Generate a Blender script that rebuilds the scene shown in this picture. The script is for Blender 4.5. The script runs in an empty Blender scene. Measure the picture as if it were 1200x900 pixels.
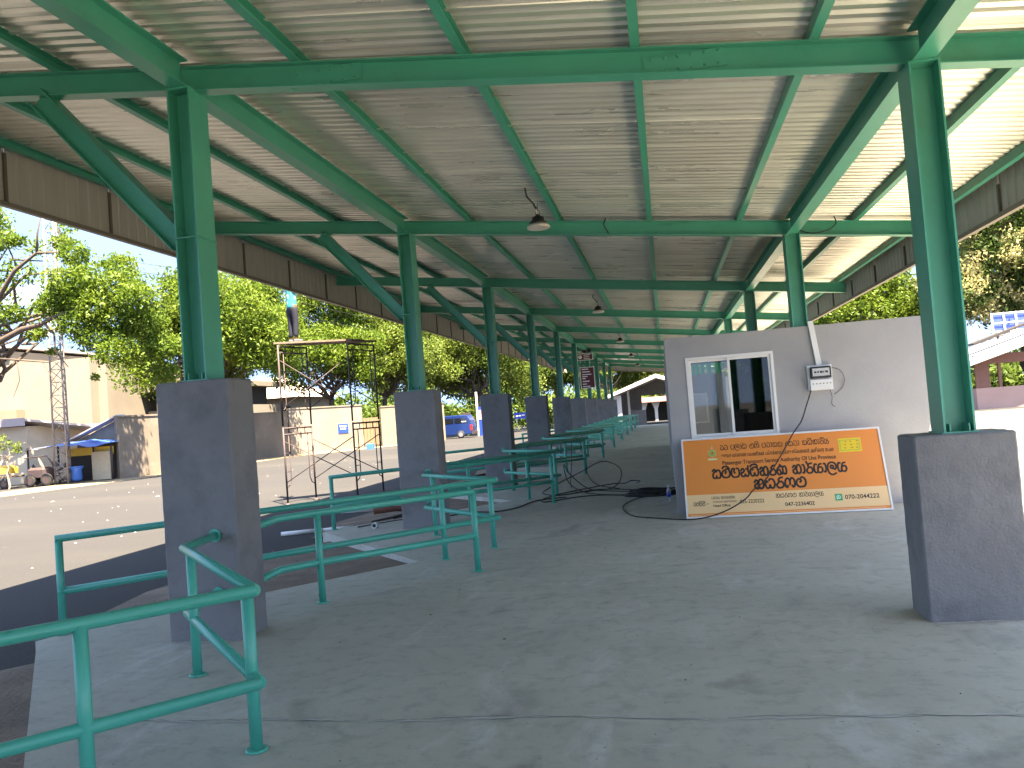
import bpy, math, random
import numpy as np
from mathutils import Vector, Matrix
R = math.radians
sc = bpy.context.scene
col = sc.collection
random.seed(7)

# ------------------------------------------------------------------ camera
H = 1.6
F, PITCH, ROLL, YAW = 939.57, 0.0372, -0.0770, 0.1860
cam_d = bpy.data.cameras.new('camera'); cam = bpy.data.objects.new('camera', cam_d); col.objects.link(cam)
sc.camera = cam
cam_d.sensor_width = 36.0; cam_d.lens = 36.0 * F / 1200.0
cam_d.clip_start = 0.05; cam_d.clip_end = 2000
cy, sy = math.cos(YAW), math.sin(YAW)
f0 = Vector((-sy, cy, 0)); rt = Vector((cy, sy, 0)); up = Vector((0, 0, 1))
fw = f0 * math.cos(PITCH) + up * math.sin(PITCH); uc = -f0 * math.sin(PITCH) + up * math.cos(PITCH)
cr = rt * math.cos(ROLL) + uc * math.sin(ROLL); cu = -rt * math.sin(ROLL) + uc * math.cos(ROLL)
mw = Matrix((cr, cu, -fw)).transposed().to_4x4(); mw.translation = Vector((0, 0, H))
cam.matrix_world = mw

# ------------------------------------------------------------------ light
SUN = Vector((0.27, -0.33, 1.0)).normalized()
elev = math.asin(SUN.z); azim = math.atan2(SUN.x, SUN.y)
w = bpy.data.worlds.new('World'); sc.world = w; w.use_nodes = True
nt = w.node_tree; nt.nodes.clear()
out = nt.nodes.new('ShaderNodeOutputWorld'); bg = nt.nodes.new('ShaderNodeBackground')
sky = nt.nodes.new('ShaderNodeTexSky'); sky.sky_type = 'NISHITA'; sky.sun_disc = False
sky.sun_elevation = elev; sky.sun_rotation = azim; sky.air_density = .85; sky.dust_density = .3; sky.ozone_density = 4.0; sky.altitude = 200
tc = nt.nodes.new('ShaderNodeTexCoord'); mp = nt.nodes.new('ShaderNodeMapping'); mp.inputs['Scale'].default_value = (1, 1, 2.6)
mp.inputs['Location'].default_value = (0.35, 0.1, 0.0)
nz = nt.nodes.new('ShaderNodeTexNoise'); nz.inputs['Scale'].default_value = 2.3; nz.inputs['Detail'].default_value = 9; nz.inputs['Roughness'].default_value = .56
rp = nt.nodes.new('ShaderNodeValToRGB'); rp.color_ramp.elements[0].position = .60; rp.color_ramp.elements[1].position = .74
mx = nt.nodes.new('ShaderNodeMix'); mx.data_type = 'RGBA'
mx.inputs[7].default_value = (4.2, 4.3, 4.5, 1)
va = nt.nodes.new('ShaderNodeVectorMath'); va.operation = 'ADD'; va.inputs[1].default_value = (0, 0, .55); vn = nt.nodes.new('ShaderNodeVectorMath'); vn.operation = 'NORMALIZE'
nt.links.new(tc.outputs['Generated'], va.inputs[0]); nt.links.new(va.outputs[0], vn.inputs[0]); nt.links.new(vn.outputs[0], sky.inputs[0])   # clear dry air: no milky horizon
nt.links.new(tc.outputs['Generated'], mp.inputs[0]); nt.links.new(mp.outputs[0], nz.inputs[0]); nt.links.new(nz.outputs[0], rp.inputs[0])
nt.links.new(rp.outputs[0], mx.inputs[0]); nt.links.new(sky.outputs[0], mx.inputs[6]); nt.links.new(mx.outputs[2], bg.inputs[0])
bg.inputs[1].default_value = 0.08
nt.links.new(bg.outputs[0], out.inputs[0])
sd = bpy.data.lights.new('sun', 'SUN'); sd.energy = 3.6; sd.angle = R(.53); sd.color = (1, .955, .89)
so = bpy.data.objects.new('sun', sd); col.objects.link(so); so.rotation_euler = (-SUN).to_track_quat('-Z', 'Y').to_euler()
sc.view_settings.view_transform = 'Standard'; sc.view_settings.look = 'None'
sc.view_settings.exposure = 3.62; sc.view_settings.use_white_balance = True; sc.view_settings.white_balance_temperature = 8600; sc.view_settings.white_balance_tint = 10; sc.view_settings.gamma = 1
sc.render.engine = 'CYCLES'
sc.cycles.max_bounces = 9; sc.cycles.diffuse_bounces = 6; sc.cycles.glossy_bounces = 4; sc.cycles.transparent_max_bounces = 8
sc.cycles.use_denoising = True; sc.cycles.sample_clamp_indirect = 6
sc.cycles.caustics_reflective = False

# ------------------------------------------------------------------ materials
def mat(name, base, rough=.6, metal=0, var=.12, scale=6, detail=6, bump=0, bscale=40, stretch=(1, 1, 1), dirt=None, dscale=1.5, damt=.5, dlo=.5, dhi=.7, spec=.5, trans=0, coords='Object', rvar=0, alpha=None):
    m = bpy.data.materials.new(name); m.use_nodes = True
    n = m.node_tree; b = n.nodes['Principled BSDF']; L = n.links.new
    b.inputs['Roughness'].default_value = rough; b.inputs['Metallic'].default_value = metal
    b.inputs['Specular IOR Level'].default_value = spec
    t = n.nodes.new('ShaderNodeNewGeometry') if coords == 'World' else n.nodes.new('ShaderNodeTexCoord')
    src = t.outputs['Position'] if coords == 'World' else t.outputs['Object']
    mpn = n.nodes.new('ShaderNodeMapping'); mpn.inputs['Scale'].default_value = stretch; L(src, mpn.inputs[0])
    noi = n.nodes.new('ShaderNodeTexNoise'); noi.inputs['Scale'].default_value = scale; noi.inputs['Detail'].default_value = detail; L(mpn.outputs[0], noi.inputs[0])
    mxx = n.nodes.new('ShaderNodeMix'); mxx.data_type = 'RGBA'
    lo = [max(0, c * (1 - var * 1.6)) for c in base]; hi = [min(1, c * (1 + var * 1.6)) for c in base]
    mxx.inputs[6].default_value = (*lo, 1); mxx.inputs[7].default_value = (*hi, 1)
    L(noi.outputs[0], mxx.inputs[0]); last = mxx.outputs[2]
    if dirt:
        n2 = n.nodes.new('ShaderNodeTexNoise'); n2.inputs['Scale'].default_value = dscale; n2.inputs['Detail'].default_value = 8; n2.inputs['Roughness'].default_value = .62; L(src, n2.inputs[0])
        mr = n.nodes.new('ShaderNodeMapRange'); mr.inputs[1].default_value = dlo; mr.inputs[2].default_value = dhi; mr.inputs[4].default_value = damt; L(n2.outputs[0], mr.inputs[0])
        m2 = n.nodes.new('ShaderNodeMix'); m2.data_type = 'RGBA'; m2.inputs[7].default_value = (*dirt, 1)
        L(mr.outputs[0], m2.inputs[0]); L(last, m2.inputs[6]); last = m2.outputs[2]
    L(last, b.inputs['Base Color'])
    if rvar:
        mr = n.nodes.new('ShaderNodeMapRange'); mr.inputs[3].default_value = rough - rvar; mr.inputs[4].default_value = rough + rvar; L(noi.outputs[0], mr.inputs[0]); L(mr.outputs[0], b.inputs['Roughness'])
    if bump:
        n3 = n.nodes.new('ShaderNodeTexNoise'); n3.inputs['Scale'].default_value = bscale; n3.inputs['Detail'].default_value = 5; L(mpn.outputs[0], n3.inputs[0])
        bp = n.nodes.new('ShaderNodeBump'); bp.inputs['Strength'].default_value = bump; bp.inputs['Distance'].default_value = .02; L(n3.outputs[0], bp.inputs['Height']); L(bp.outputs[0], b.inputs['Normal'])
    if trans:
        b.inputs['Transmission Weight'].default_value = trans
    return m

def leafmat(name, base, tl, flower=None, fl_amt=.0):
    m = bpy.data.materials.new(name); m.use_nodes = True; n = m.node_tree; L = n.links.new
    b = n.nodes['Principled BSDF']; b.inputs['Roughness'].default_value = .55; b.inputs['Specular IOR Level'].default_value = .25
    g = n.nodes.new('ShaderNodeNewGeometry')
    rp = n.nodes.new('ShaderNodeValToRGB'); L(g.outputs['Random Per Island'], rp.inputs[0])
    e = rp.color_ramp.elements; e[0].color = (base[0] * .55, base[1] * .6, base[2] * .6, 1); e[1].color = (base[0] * 1.5, base[1] * 1.25, base[2] * 1.2, 1)
    n2 = n.nodes.new('ShaderNodeTexNoise'); n2.inputs['Scale'].default_value = .55; n2.inputs['Detail'].default_value = 3; L(g.outputs['Position'], n2.inputs[0])
    mr = n.nodes.new('ShaderNodeMapRange'); mr.inputs[1].default_value = .42; mr.inputs[2].default_value = .62; L(n2.outputs[0], mr.inputs[0])
    mx = n.nodes.new('ShaderNodeMix'); mx.data_type = 'RGBA'; mx.inputs[7].default_value = (*tl, 1); L(rp.outputs[0], mx.inputs[6])
    ml = n.nodes.new('ShaderNodeMath'); ml.operation = 'MULTIPLY'; ml.inputs[1].default_value = .55; L(mr.outputs[0], ml.inputs[0]); L(ml.outputs[0], mx.inputs[0])
    last = mx.outputs[2]
    if flower:
        mr2 = n.nodes.new('ShaderNodeMapRange'); mr2.inputs[1].default_value = .5 ; mr2.inputs[2].default_value = .56; n4 = n.nodes.new('ShaderNodeTexNoise'); n4.inputs['Scale'].default_value = .8; L(g.outputs['Position'], n4.inputs[0]); L(n4.outputs[0], mr2.inputs[0])
        mf = n.nodes.new('ShaderNodeMix'); mf.data_type = 'RGBA'; mf.inputs[7].default_value = (*flower, 1)
        k = n.nodes.new('ShaderNodeMath'); k.operation = 'MULTIPLY'; k.inputs[1].default_value = fl_amt; L(mr2.outputs[0], k.inputs[0]); L(k.outputs[0], mf.inputs[0]); L(last, mf.inputs[6]); last = mf.outputs[2]
    L(last, b.inputs['Base Color'])
    tr = n.nodes.new('ShaderNodeBsdfTranslucent'); L(last, tr.inputs[0])
    ms = n.nodes.new('ShaderNodeMixShader'); ms.inputs[0].default_value = .42
    L(b.outputs[0], ms.inputs[1]); L(tr.outputs[0], ms.inputs[2]); L(ms.outputs[0], n.nodes['Material Output'].inputs[0])
    return m

GREEN = mat('green_paint', (.045, .35, .245), .36, var=.10, scale=1.6, rvar=.08, dirt=(.04, .20, .125), dscale=3.0, damt=.35, dlo=.52, dhi=.75)
RAIL = mat('rail_paint', (.035, .40, .30), .30, var=.08, scale=3, dirt=(.02, .06, .045), dscale=9, damt=.7, dlo=.64, dhi=.72, rvar=.06)
SHEET = mat('roof_sheet_metal', (.84, .80, .71), .30, .55, var=.16, scale=2.2, stretch=(.35, 3.0, 1), rvar=.10, bump=.10, bscale=3.0, coords='World', dirt=(.66, .63, .54), dscale=.5, damt=.5, dlo=.45, dhi=.7)
FASC = mat('fascia_sheet', (.40, .39, .355), .55, .1, var=.12, scale=2, stretch=(1, 4, .4))
FPOST = mat('fascia_strip', (.12, .10, .08), .55, var=.1)
TRIM = mat('fascia_trim', (.20, .18, .15), .5, .2, var=.1)
PILLAR = mat('grey_painted_concrete', (.19, .187, .190), .78, var=.14, scale=2.2, bump=.35, bscale=55, dirt=(.125, .125, .13), dscale=3.2, damt=.75, coords='World')
ROOMW = mat('grey_painted_plaster', (.335, .33, .335), .8, var=.10, scale=1.3, bump=.22, bscale=38, dirt=(.40, .39, .375), dscale=1.1, damt=.5, coords='World')
ALU = mat('white_aluminium', (.74, .73, .70), .4, var=.05)
PVC = mat('white_pvc', (.72, .72, .70), .45, var=.05)
BLACK = mat('black_rubber', (.012, .012, .013), .5, var=.1)
DARK = mat('dark_steel', (.045, .03, .032), .65, var=.3, scale=8, dirt=(.11, .05, .03), dscale=6, damt=.5)
RUSTY = mat('weathered_board', (.16, .12, .09), .85, var=.3, scale=5, stretch=(1, 6, 1))
GALV = mat('galvanised_lattice', (.26, .24, .235), .6, .2, var=.15)
CREAM = mat('cream_wall', (.20, .165, .12), .9, var=.10, scale=.6, dirt=(.20, .15, .10), dscale=.5, damt=.4, bump=.2, bscale=15, coords='World')
CREAM2 = mat('pale_wall', (.21, .183, .148), .9, var=.08, scale=.6, dirt=(.17, .135, .10), dscale=.35, damt=.6, bump=.2, bscale=15, coords='World')
STAIN = mat('stained_wall', (.15, .123, .095), .92, var=.2, scale=1.2, stretch=(1, 1, .35), dirt=(.24, .20, .17), dscale=.8, damt=.7, bump=.3, bscale=12, coords='World')
ROOFG = mat('grey_roof_sheet', (.40, .37, .38), .5, .3, var=.12, scale=2)
ROOFW = mat('whitish_roof_sheet', (.36, .37, .40), .5, .2, var=.15, scale=1, stretch=(4, 1, 1))
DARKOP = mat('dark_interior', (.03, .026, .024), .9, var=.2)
BLUETARP = mat('blue_tarp', (.03, .09, .34), .5, var=.2, scale=4, bump=.4, bscale=4)
YELLOWT = mat('yellow_cloth', (.62, .40, .06), .7, var=.15)
BARK = mat('bark', (.075, .055, .042), .95, var=.3, scale=4, stretch=(3, 3, .6), bump=.7, bscale=14)
BARKL = mat('pale_bark', (.30, .25, .19), .95, var=.25, scale=4, stretch=(3, 3, .6), bump=.6, bscale=14)
SOIL = mat('soil', (.17, .122, .088), .97, var=.25, scale=3, bump=.8, bscale=22, dirt=(.27, .21, .155), dscale=1.8, damt=.7, coords='World')
PINK = mat('pink_wall', (.46, .29, .245), .85, var=.08, scale=1)
BROWN = mat('brown_timber', (.20, .09, .065), .7, var=.15)
WHITEW = mat('white_wall', (.60, .59, .58), .85, var=.05, scale=1)
ORANGE = mat('orange_print', (.80, .25, .05), .45, var=.03, scale=1)
SCREAM = mat('cream_print', (.86, .55, .27), .45, var=.03, scale=1)
INK = mat('black_ink', (.02, .014, .012), .5, var=.02)
YEL = mat('yellow_print', (.80, .55, .03), .5, var=.05)
GRN = mat('green_print', (.02, .36, .12), .5, var=.02)
WHT = mat('white_print', (.85, .85, .85), .5, var=.01)
MAROON = mat('maroon_board', (.10, .012, .018), .45, var=.05)
BLUEP = mat('blue_paint', (.012, .05, .36), .4, var=.06)
VANB = mat('van_paint', (.012, .035, .15), .22, .3, var=.05)
TYRE = mat('tyre', (.02, .02, .02), .8, var=.1)
CHROME = mat('wheel_metal', (.55, .55, .57), .3, .8, var=.05)
REDL = mat('tail_light', (.5, .02, .02), .25, var=.02)
VGLASS = mat('dark_glass', (.008, .010, .014), .06, var=.02, spec=.8)
SKIN = mat('skin', (.16, .075, .045), .5, var=.05)
TROUS = mat('navy_trousers', (.008, .009, .02), .85, var=.2)
HAIR = mat('black_hair', (.008, .007, .006), .5, var=.1)
BUCKET = mat('blue_plastic', (.04, .16, .50), .4, var=.08)
WATER = mat('bottle_plastic', (.75, .82, .88), .12, var=.02, trans=.75)
LEAFD = mat('dry_leaf', (.12, .08, .05), .9, var=.2)

def shirtmat():
    m = mat('teal_shirt', (.03, .42, .40), .8, var=.1)
    n = m.node_tree; b = n.nodes['Principled BSDF']
    v = n.nodes.new('ShaderNodeTexNoise'); v.inputs['Scale'].default_value = 9; t = n.nodes.new('ShaderNodeTexCoord'); n.links.new(t.outputs['Object'], v.inputs[0])
    r = n.nodes.new('ShaderNodeValToRGB'); r.color_ramp.interpolation = 'CONSTANT'
    r.color_ramp.elements[0].color = (.015, .22, .22, 1); r.color_ramp.elements[1].position = .52; r.color_ramp.elements[1].color = (.35, .42, .42, 1)
    n.links.new(v.outputs[0], r.inputs[0]); n.links.new(r.outputs[0], b.inputs['Base Color']); return m
SHIRT = shirtmat()

def glassmat(name, tint, mixv):
    m = bpy.data.materials.new(name); m.use_nodes = True; n = m.node_tree; n.nodes.clear()
    o = n.nodes.new('ShaderNodeOutputMaterial'); g = n.nodes.new('ShaderNodeBsdfGlossy'); g.inputs['Roughness'].default_value = .02
    t = n.nodes.new('ShaderNodeBsdfTransparent'); t.inputs[0].default_value = (*tint, 1)
    fr = n.nodes.new('ShaderNodeFresnel'); fr.inputs[0].default_value = 1.5
    a = n.nodes.new('ShaderNodeMath'); a.operation = 'ADD'; a.inputs[1].default_value = mixv; n.links.new(fr.outputs[0], a.inputs[0])
    s = n.nodes.new('ShaderNodeMixShader'); n.links.new(a.outputs[0], s.inputs[0]); n.links.new(t.outputs[0], s.inputs[1]); n.links.new(g.outputs[0], s.inputs[2]); n.links.new(s.outputs[0], o.inputs[0])
    return m
TINTED = glassmat('tinted_glass', (.16, .17, .17), .0)
CLEAR = glassmat('clear_glass', (.85, .88, .87), .0)

def floormat():
    m = bpy.data.materials.new('trowelled_concrete'); m.use_nodes = True; n = m.node_tree; L = n.links.new; b = n.nodes['Principled BSDF']
    g = n.nodes.new('ShaderNodeNewGeometry')
    def noise(s, d, r=.55, st=(1, 1, 1), dist=0):
        mpn = n.nodes.new('ShaderNodeMapping'); mpn.inputs['Scale'].default_value = st; L(g.outputs['Position'], mpn.inputs[0])
        x = n.nodes.new('ShaderNodeTexNoise'); x.inputs['Scale'].default_value = s; x.inputs['Detail'].default_value = d; x.inputs['Roughness'].default_value = r; x.inputs['Distortion'].default_value = dist; L(mpn.outputs[0], x.inputs[0]); return x.outputs[0]
    def rng(v, lo, hi, a, c):
        x = n.nodes.new('ShaderNodeMapRange'); x.inputs[1].default_value = lo; x.inputs[2].default_value = hi; x.inputs[3].default_value = a; x.inputs[4].default_value = c; L(v, x.inputs[0]); return x.outputs[0]
    def mixc(fac, a, c):
        x = n.nodes.new('ShaderNodeMix'); x.data_type = 'RGBA'; L(fac, x.inputs[0])
        if isinstance(a, tuple): x.inputs[6].default_value = (*a, 1)
        else: L(a, x.inputs[6])
        x.inputs[7].default_value = (*c, 1); return x.outputs[2]
    c = mixc(noise(.8, 10, .66), (.30, .292, .245), (.58, .56, .475))
    c = mixc(rng(noise(1.6, 9, .65, (1, .5, 1), .8), .56, .66, 0, .65), c, (.56, .55, .51))     # pale scuffs
    c = mixc(rng(noise(.9, 7, .6, (1, 1, 1), 1.2), .58, .72, 0, .65), c, (.20, .195, .175))   # damp patches
    c = mixc(rng(noise(7, 10, .7), .50, .64, 0, .35), c, (.22, .215, .19))
    c = mixc(rng(noise(26, 3, .5), .69, .74, 0, .6), c, (.10, .095, .085))                     # pits
    c = mixc(rng(noise(5, 8, .7, (.3, 2.2, 1), .4), .60, .70, 0, .5), c, (.56, .55, .52))       # trowel sweeps
    L(c, b.inputs['Base Color']); L(rng(noise(1.6, 6), .3, .7, .68, .9), b.inputs['Roughness']); b.inputs['Specular IOR Level'].default_value = .3
    bp = n.nodes.new('ShaderNodeBump'); bp.inputs['Strength'].default_value = .25; bp.inputs['Distance'].default_value = .01; L(noise(30, 6, .6), bp.inputs['Height'])
    b2 = n.nodes.new('ShaderNodeBump'); b2.inputs['Strength'].default_value = .3; b2.inputs['Distance'].default_value = .03; L(noise(2.2, 4), b2.inputs['Height']); L(bp.outputs[0], b2.inputs['Normal']); L(b2.outputs[0], b.inputs['Normal'])
    return m
FLOOR = floormat()

def roadmat():
    m = bpy.data.materials.new('worn_asphalt'); m.use_nodes = True; n = m.node_tree; L = n.links.new; b = n.nodes['Principled BSDF']; b.inputs['Roughness'].default_value = .9; b.inputs['Specular IOR Level'].default_value = .3
    g = n.nodes.new('ShaderNodeNewGeometry')
    def noise(s, d, r=.55, st=(1, 1, 1)):
        mpn = n.nodes.new('ShaderNodeMapping'); mpn.inputs['Scale'].default_value = st; L(g.outputs['Position'], mpn.inputs[0])
        x = n.nodes.new('ShaderNodeTexNoise'); x.inputs['Scale'].default_value = s; x.inputs['Detail'].default_value = d; x.inputs['Roughness'].default_value = r; L(mpn.outputs[0], x.inputs[0]); return x.outputs[0]
    def rng(v, lo, hi, a, c):
        x = n.nodes.new('ShaderNodeMapRange'); x.inputs[1].default_value = lo; x.inputs[2].default_value = hi; x.inputs[3].default_value = a; x.inputs[4].default_value = c; L(v, x.inputs[0]); return x.outputs[0]
    def mixc(fac, a, c):
        x = n.nodes.new('ShaderNodeMix'); x.data_type = 'RGBA'; L(fac, x.inputs[0])
        if isinstance(a, tuple): x.inputs[6].default_value = (*a, 1)
        else: L(a, x.inputs[6])
        x.inputs[7].default_value = (*c, 1); return x.outputs[2]
    c = mixc(noise(.18, 8, .6, (1, .45, 1)), (.0225, .0220, .0228), (.034, .0330, .0335))
    c = mixc(rng(noise(.12, 6, .6, (.3, 1.4, 1)), .48, .66, 0, .6), c, (.045, .0415, .039))
    c = mixc(rng(noise(40, 3, .6), .5, .75, 0, .5), c, (.085, .08, .078))
    c = mixc(rng(noise(2.0, 6, .7, (1, 2.5, 1)), .68, .72, 0, .6), c, (.10, .094, .09))
    L(c, b.inputs['Base Color'])
    bp = n.nodes.new('ShaderNodeBump'); bp.inputs['Strength'].default_value = .5; bp.inputs['Distance'].default_value = .015; L(noise(55, 4, .6), bp.inputs['Height']); L(bp.outputs[0], b.inputs['Normal'])
    return m
ROAD = roadmat()
SAND = mat('pale_sandy_ground', (.115, .102, .085), .95, var=.15, scale=.6, bump=.3, bscale=12, coords='World')
VERGE = mat('dusty_verge', (.22, .165, .105), .95, var=.2, scale=1.2, bump=.5, bscale=14, dirt=(.20, .19, .06), dscale=1.6, damt=.5, coords='World')

# ------------------------------------------------------------------ mesh helpers
ORG = {}
class M:
    def __init__(s): s.v = []; s.f = []; s.smooth = []
    def add(s, v, f, sm=False):
        o = len(s.v); s.v += [tuple(x) for x in v]; s.f += [tuple(i + o for i in q) for q in f]; s.smooth += [sm] * len(f); return s
    def box(s, x0, x1, y0, y1, z0, z1):
        v = [(x0, y0, z0), (x1, y0, z0), (x1, y1, z0), (x0, y1, z0), (x0, y0, z1), (x1, y0, z1), (x1, y1, z1), (x0, y1, z1)]
        return s.add(v, [(0, 3, 2, 1), (4, 5, 6, 7), (0, 1, 5, 4), (1, 2, 6, 5), (2, 3, 7, 6), (3, 0, 4, 7)])
    def cbox(s, x0, x1, y0, y1, z0, z1, c):   # box with chamfered vertical edges and top
        def ring(z, i): return [(x0 + i + c, y0 + i, z), (x1 - i - c, y0 + i, z), (x1 - i, y0 + i + c, z), (x1 - i, y1 - i - c, z), (x1 - i - c, y1 - i, z), (x0 + i + c, y1 - i, z), (x0 + i, y1 - i - c, z), (x0 + i, y0 + i + c, z)]
        v = ring(z0, 0) + ring(z1 - c, 0) + ring(z1, c)
        f = [tuple(range(7, -1, -1)), tuple(range(16, 24))]
        for k in (0, 8):
            for i in range(8): j = (i + 1) % 8; f.append((k + i, k + j, k + 8 + j, k + 8 + i))
        return s.add(v, f)
    def beam(s, a, b, prof, upv=(0, 0, 1)):   # extrude a 2D profile (side, up) from a to b
        a = Vector(a); b = Vector(b); d = (b - a).normalized(); u = Vector(upv); sd = d.cross(u).normalized(); u = sd.cross(d).normalized()
        n = len(prof); v = [a + sd * p[0] + u * p[1] for p in prof] + [b + sd * p[0] + u * p[1] for p in prof]
        f = [(i, (i + 1) % n, n + (i + 1) % n, n + i) for i in range(n)] + [tuple(range(n - 1, -1, -1)), tuple(range(n, 2 * n))]
        return s.add(v, f)
    def tube(s, pts, r, n=8, closed=False, cap=True, r1=None):
        pts = [Vector(p) for p in pts]; N = len(pts); rings = []
        prev = None; v = []
        for i, p in enumerate(pts):
            if closed: d = (pts[(i + 1) % N] - pts[i - 1]).normalized(); bis = 1
            else:
                d0 = (pts[i] - pts[i - 1]).normalized() if i > 0 else (pts[1] - pts[0]).normalized()
                d1 = (pts[i + 1] - pts[i]).normalized() if i < N - 1 else d0
                d = (d0 + d1); d = d.normalized() if d.length > 1e-6 else d0
            if prev is None:
                u = Vector((0, 0, 1)) if abs(d.z) < .9 else Vector((1, 0, 0)); a = d.cross(u).normalized()
            else:
                a = prev - d * prev.dot(d); a = a.normalized() if a.length > 1e-6 else d.orthogonal().normalized()
            prev = a; b = d.cross(a).normalized()
            rr = r if r1 is None else r + (r1 - r) * i / max(1, N - 1)
            if isinstance(r, (list, tuple)): rr = r[i]
            k = 1
            if not closed and 0 < i < N - 1: k = 1 / max(.5, math.cos(d0.angle(d1, 0) / 2)) if d0.angle(d1, 0) > .3 else 1
            for j in range(n):
                t = 2 * math.pi * j / n; off = (a * math.cos(t) + b * math.sin(t)) * rr
                if k > 1:
                    m_ = (d1 - d0); m_ = m_.normalized(); off += m_ * off.dot(m_) * (k - 1)
                v.append(p + off)
        f = []
        for i in range(N if closed else N - 1):
            for j in range(n):
                q = (i + 1) % N; f.append((i * n + j, i * n + (j + 1) % n, q * n + (j + 1) % n, q * n + j))
        s.add(v, f, True)
        if cap and not closed: s.f += [tuple(len(s.v) - len(v) + x for x in range(n - 1, -1, -1)), tuple(len(s.v) - n + x for x in range(n))]; s.smooth += [False, False]
        return s
    def lathe(s, prof, c=(0, 0, 0), n=20, axis='z', sm=True):   # prof: (radius, height)
        v = []; c = Vector(c)
        for r, h in prof:
            for j in range(n):
                t = 2 * math.pi * j / n; x, y = r * math.cos(t), r * math.sin(t)
                v.append(c + (Vector((x, y, h)) if axis == 'z' else Vector((x, h, y)) if axis == 'y' else Vector((h, x, y))))
        f = [(i * n + j, i * n + (j + 1) % n, (i + 1) * n + (j + 1) % n, (i + 1) * n + j) for i in range(len(prof) - 1) for j in range(n)]
        s.add(v, f, sm); o = len(s.v) - len(v)
        s.f += [tuple(o + x for x in range(n - 1, -1, -1)), tuple(len(s.v) - n + x for x in range(n))]; s.smooth += [False, False]
        return s
    def poly(s, pts, z0, z1):   # prism from xy outline
        n = len(pts); v = [(x, y, z0) for x, y in pts] + [(x, y, z1) for x, y in pts]
        return s.add(v, [(i, (i + 1) % n, n + (i + 1) % n, n + i) for i in range(n)] + [tuple(range(n - 1, -1, -1)), tuple(range(n, 2 * n))])
    def polyy(s, pts, y0, y1):   # prism from xz outline along y
        n = len(pts); v = [(x, y0, z) for x, z in pts] + [(x, y1, z) for x, z in pts]
        return s.add(v, [(i, (i + 1) % n, n + (i + 1) % n, n + i) for i in range(n)] + [tuple(range(n - 1, -1, -1)), tuple(range(n, 2 * n))])
    def polyx(s, pts, x0, x1):
        n = len(pts); v = [(x0, y, z) for y, z in pts] + [(x1, y, z) for y, z in pts]
        return s.add(v, [(i, (i + 1) % n, n + (i + 1) % n, n + i) for i in range(n)] + [tuple(range(n - 1, -1, -1)), tuple(range(n, 2 * n))])
    def build(s, name, m, parent=None, raw=False, fixn=True):
        o = Vector((0, 0, 0)) if (raw or parent is None) else ORG.get(parent.name, Vector((0, 0, 0)))
        me = bpy.data.meshes.new(name); me.from_pydata([(x - o.x, y - o.y, z - o.z) for x, y, z in s.v], [], s.f)
        me.polygons.foreach_set('use_smooth', s.smooth); me.materials.append(m)
        if fixn:
            import bmesh
            bm = bmesh.new(); bm.from_mesh(me); bmesh.ops.recalc_face_normals(bm, faces=bm.faces); bm.to_mesh(me); bm.free()
        ob = bpy.data.objects.new(name, me); col.objects.link(ob)
        if parent is not None:
            ob.parent = parent; ORG[ob.name] = o
        return ob
def tag(o, label=None, cat=None, group=None, kind=None):
    for k, v in (('label', label), ('category', cat), ('group', group), ('kind', kind)):
        if v: o[k] = v
    return o
def thing(name, label, cat, loc=(0, 0, 0), group=None):
    o = bpy.data.objects.new(name, None); col.objects.link(o); o.location = loc; o.empty_display_size = .2
    ORG[o.name] = Vector(loc); return tag(o, label, cat, group)
def share(ob, parent, loc=(0, 0, 0)):     # a copy of one part
    c = ob.copy(); col.objects.link(c); c.parent = parent; c.location = loc; ORG[c.name] = ORG.get(parent.name, Vector()) if parent else Vector(); return c
def copy_tree(o, loc, label=None, sub=None):
    c = o.copy(); col.objects.link(c); c.location = loc
    if sub is not None: c.parent = sub
    if label: c['label'] = label
    for ch in o.children: copy_tree(ch, ch.location.copy(), None, c)
    return c
def struct(o): o['kind'] = 'structure'; return o
def ibeam(h, b, tf=.012, tw=.009, z0=0):   # I profile, bottom at z0
    H_, B = z0 + h, b / 2; t = tw / 2
    return [(-B, z0), (B, z0), (B, z0 + tf), (t, z0 + tf), (t, H_ - tf), (B, H_ - tf), (B, H_), (-B, H_), (-B, H_ - tf), (-t, H_ - tf), (-t, z0 + tf), (-B, z0 + tf)]
def chan(h, b, t=.006, z0=0):
    return [(0, z0), (b, z0), (b, z0 + t), (t, z0 + t), (t, z0 + h - t), (b, z0 + h - t), (b, z0 + h), (0, z0 + h)]
ORD = ['nearest', 'second', 'third', 'fourth', 'fifth', 'sixth', 'seventh', 'eighth', 'ninth', 'tenth', 'eleventh', 'twelfth']

# ------------------------------------------------------------------ measured layout
Y1, BAY = 6.0, 5.774
KS = list(range(-2, 10)); YEND = 60.3; YBEG = -8.2
XL, XR = -3.69, 1.93           # column axes
def zb(x): return 4.472 - .119 * (x + 3.69)     # underside of the cross beams
XEL, XER = -7.3, 3.86
def yk(k): return Y1 + BAY * k

# ------------------------------------------------------------------ ground
g = M().add([(-400, -200, -.2), (400, -200, -.2), (400, 600, -.2), (-400, 600, -.2)], [(0, 1, 2, 3)]).build('ground', ROAD); struct(g)
V = lambda k: (-2.91, 3.07 + BAY * k); W = lambda k: (-5.36, 5.93 + BAY * k)
pts = [(4.5, YBEG - 6), (4.5, YEND + 1.2), (-2.91, YEND + 1.2)]
for k in range(9, -3, -1):
    pts += [(-5.2, 6.28 + BAY * k), W(k), (-5.20, 5.76 + BAY * k), V(k)]
pts += [(-2.91, YBEG - 6)]
plat = M().poly(pts, -.6, 0).build('concrete_platform', FLOOR); struct(plat)
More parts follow.
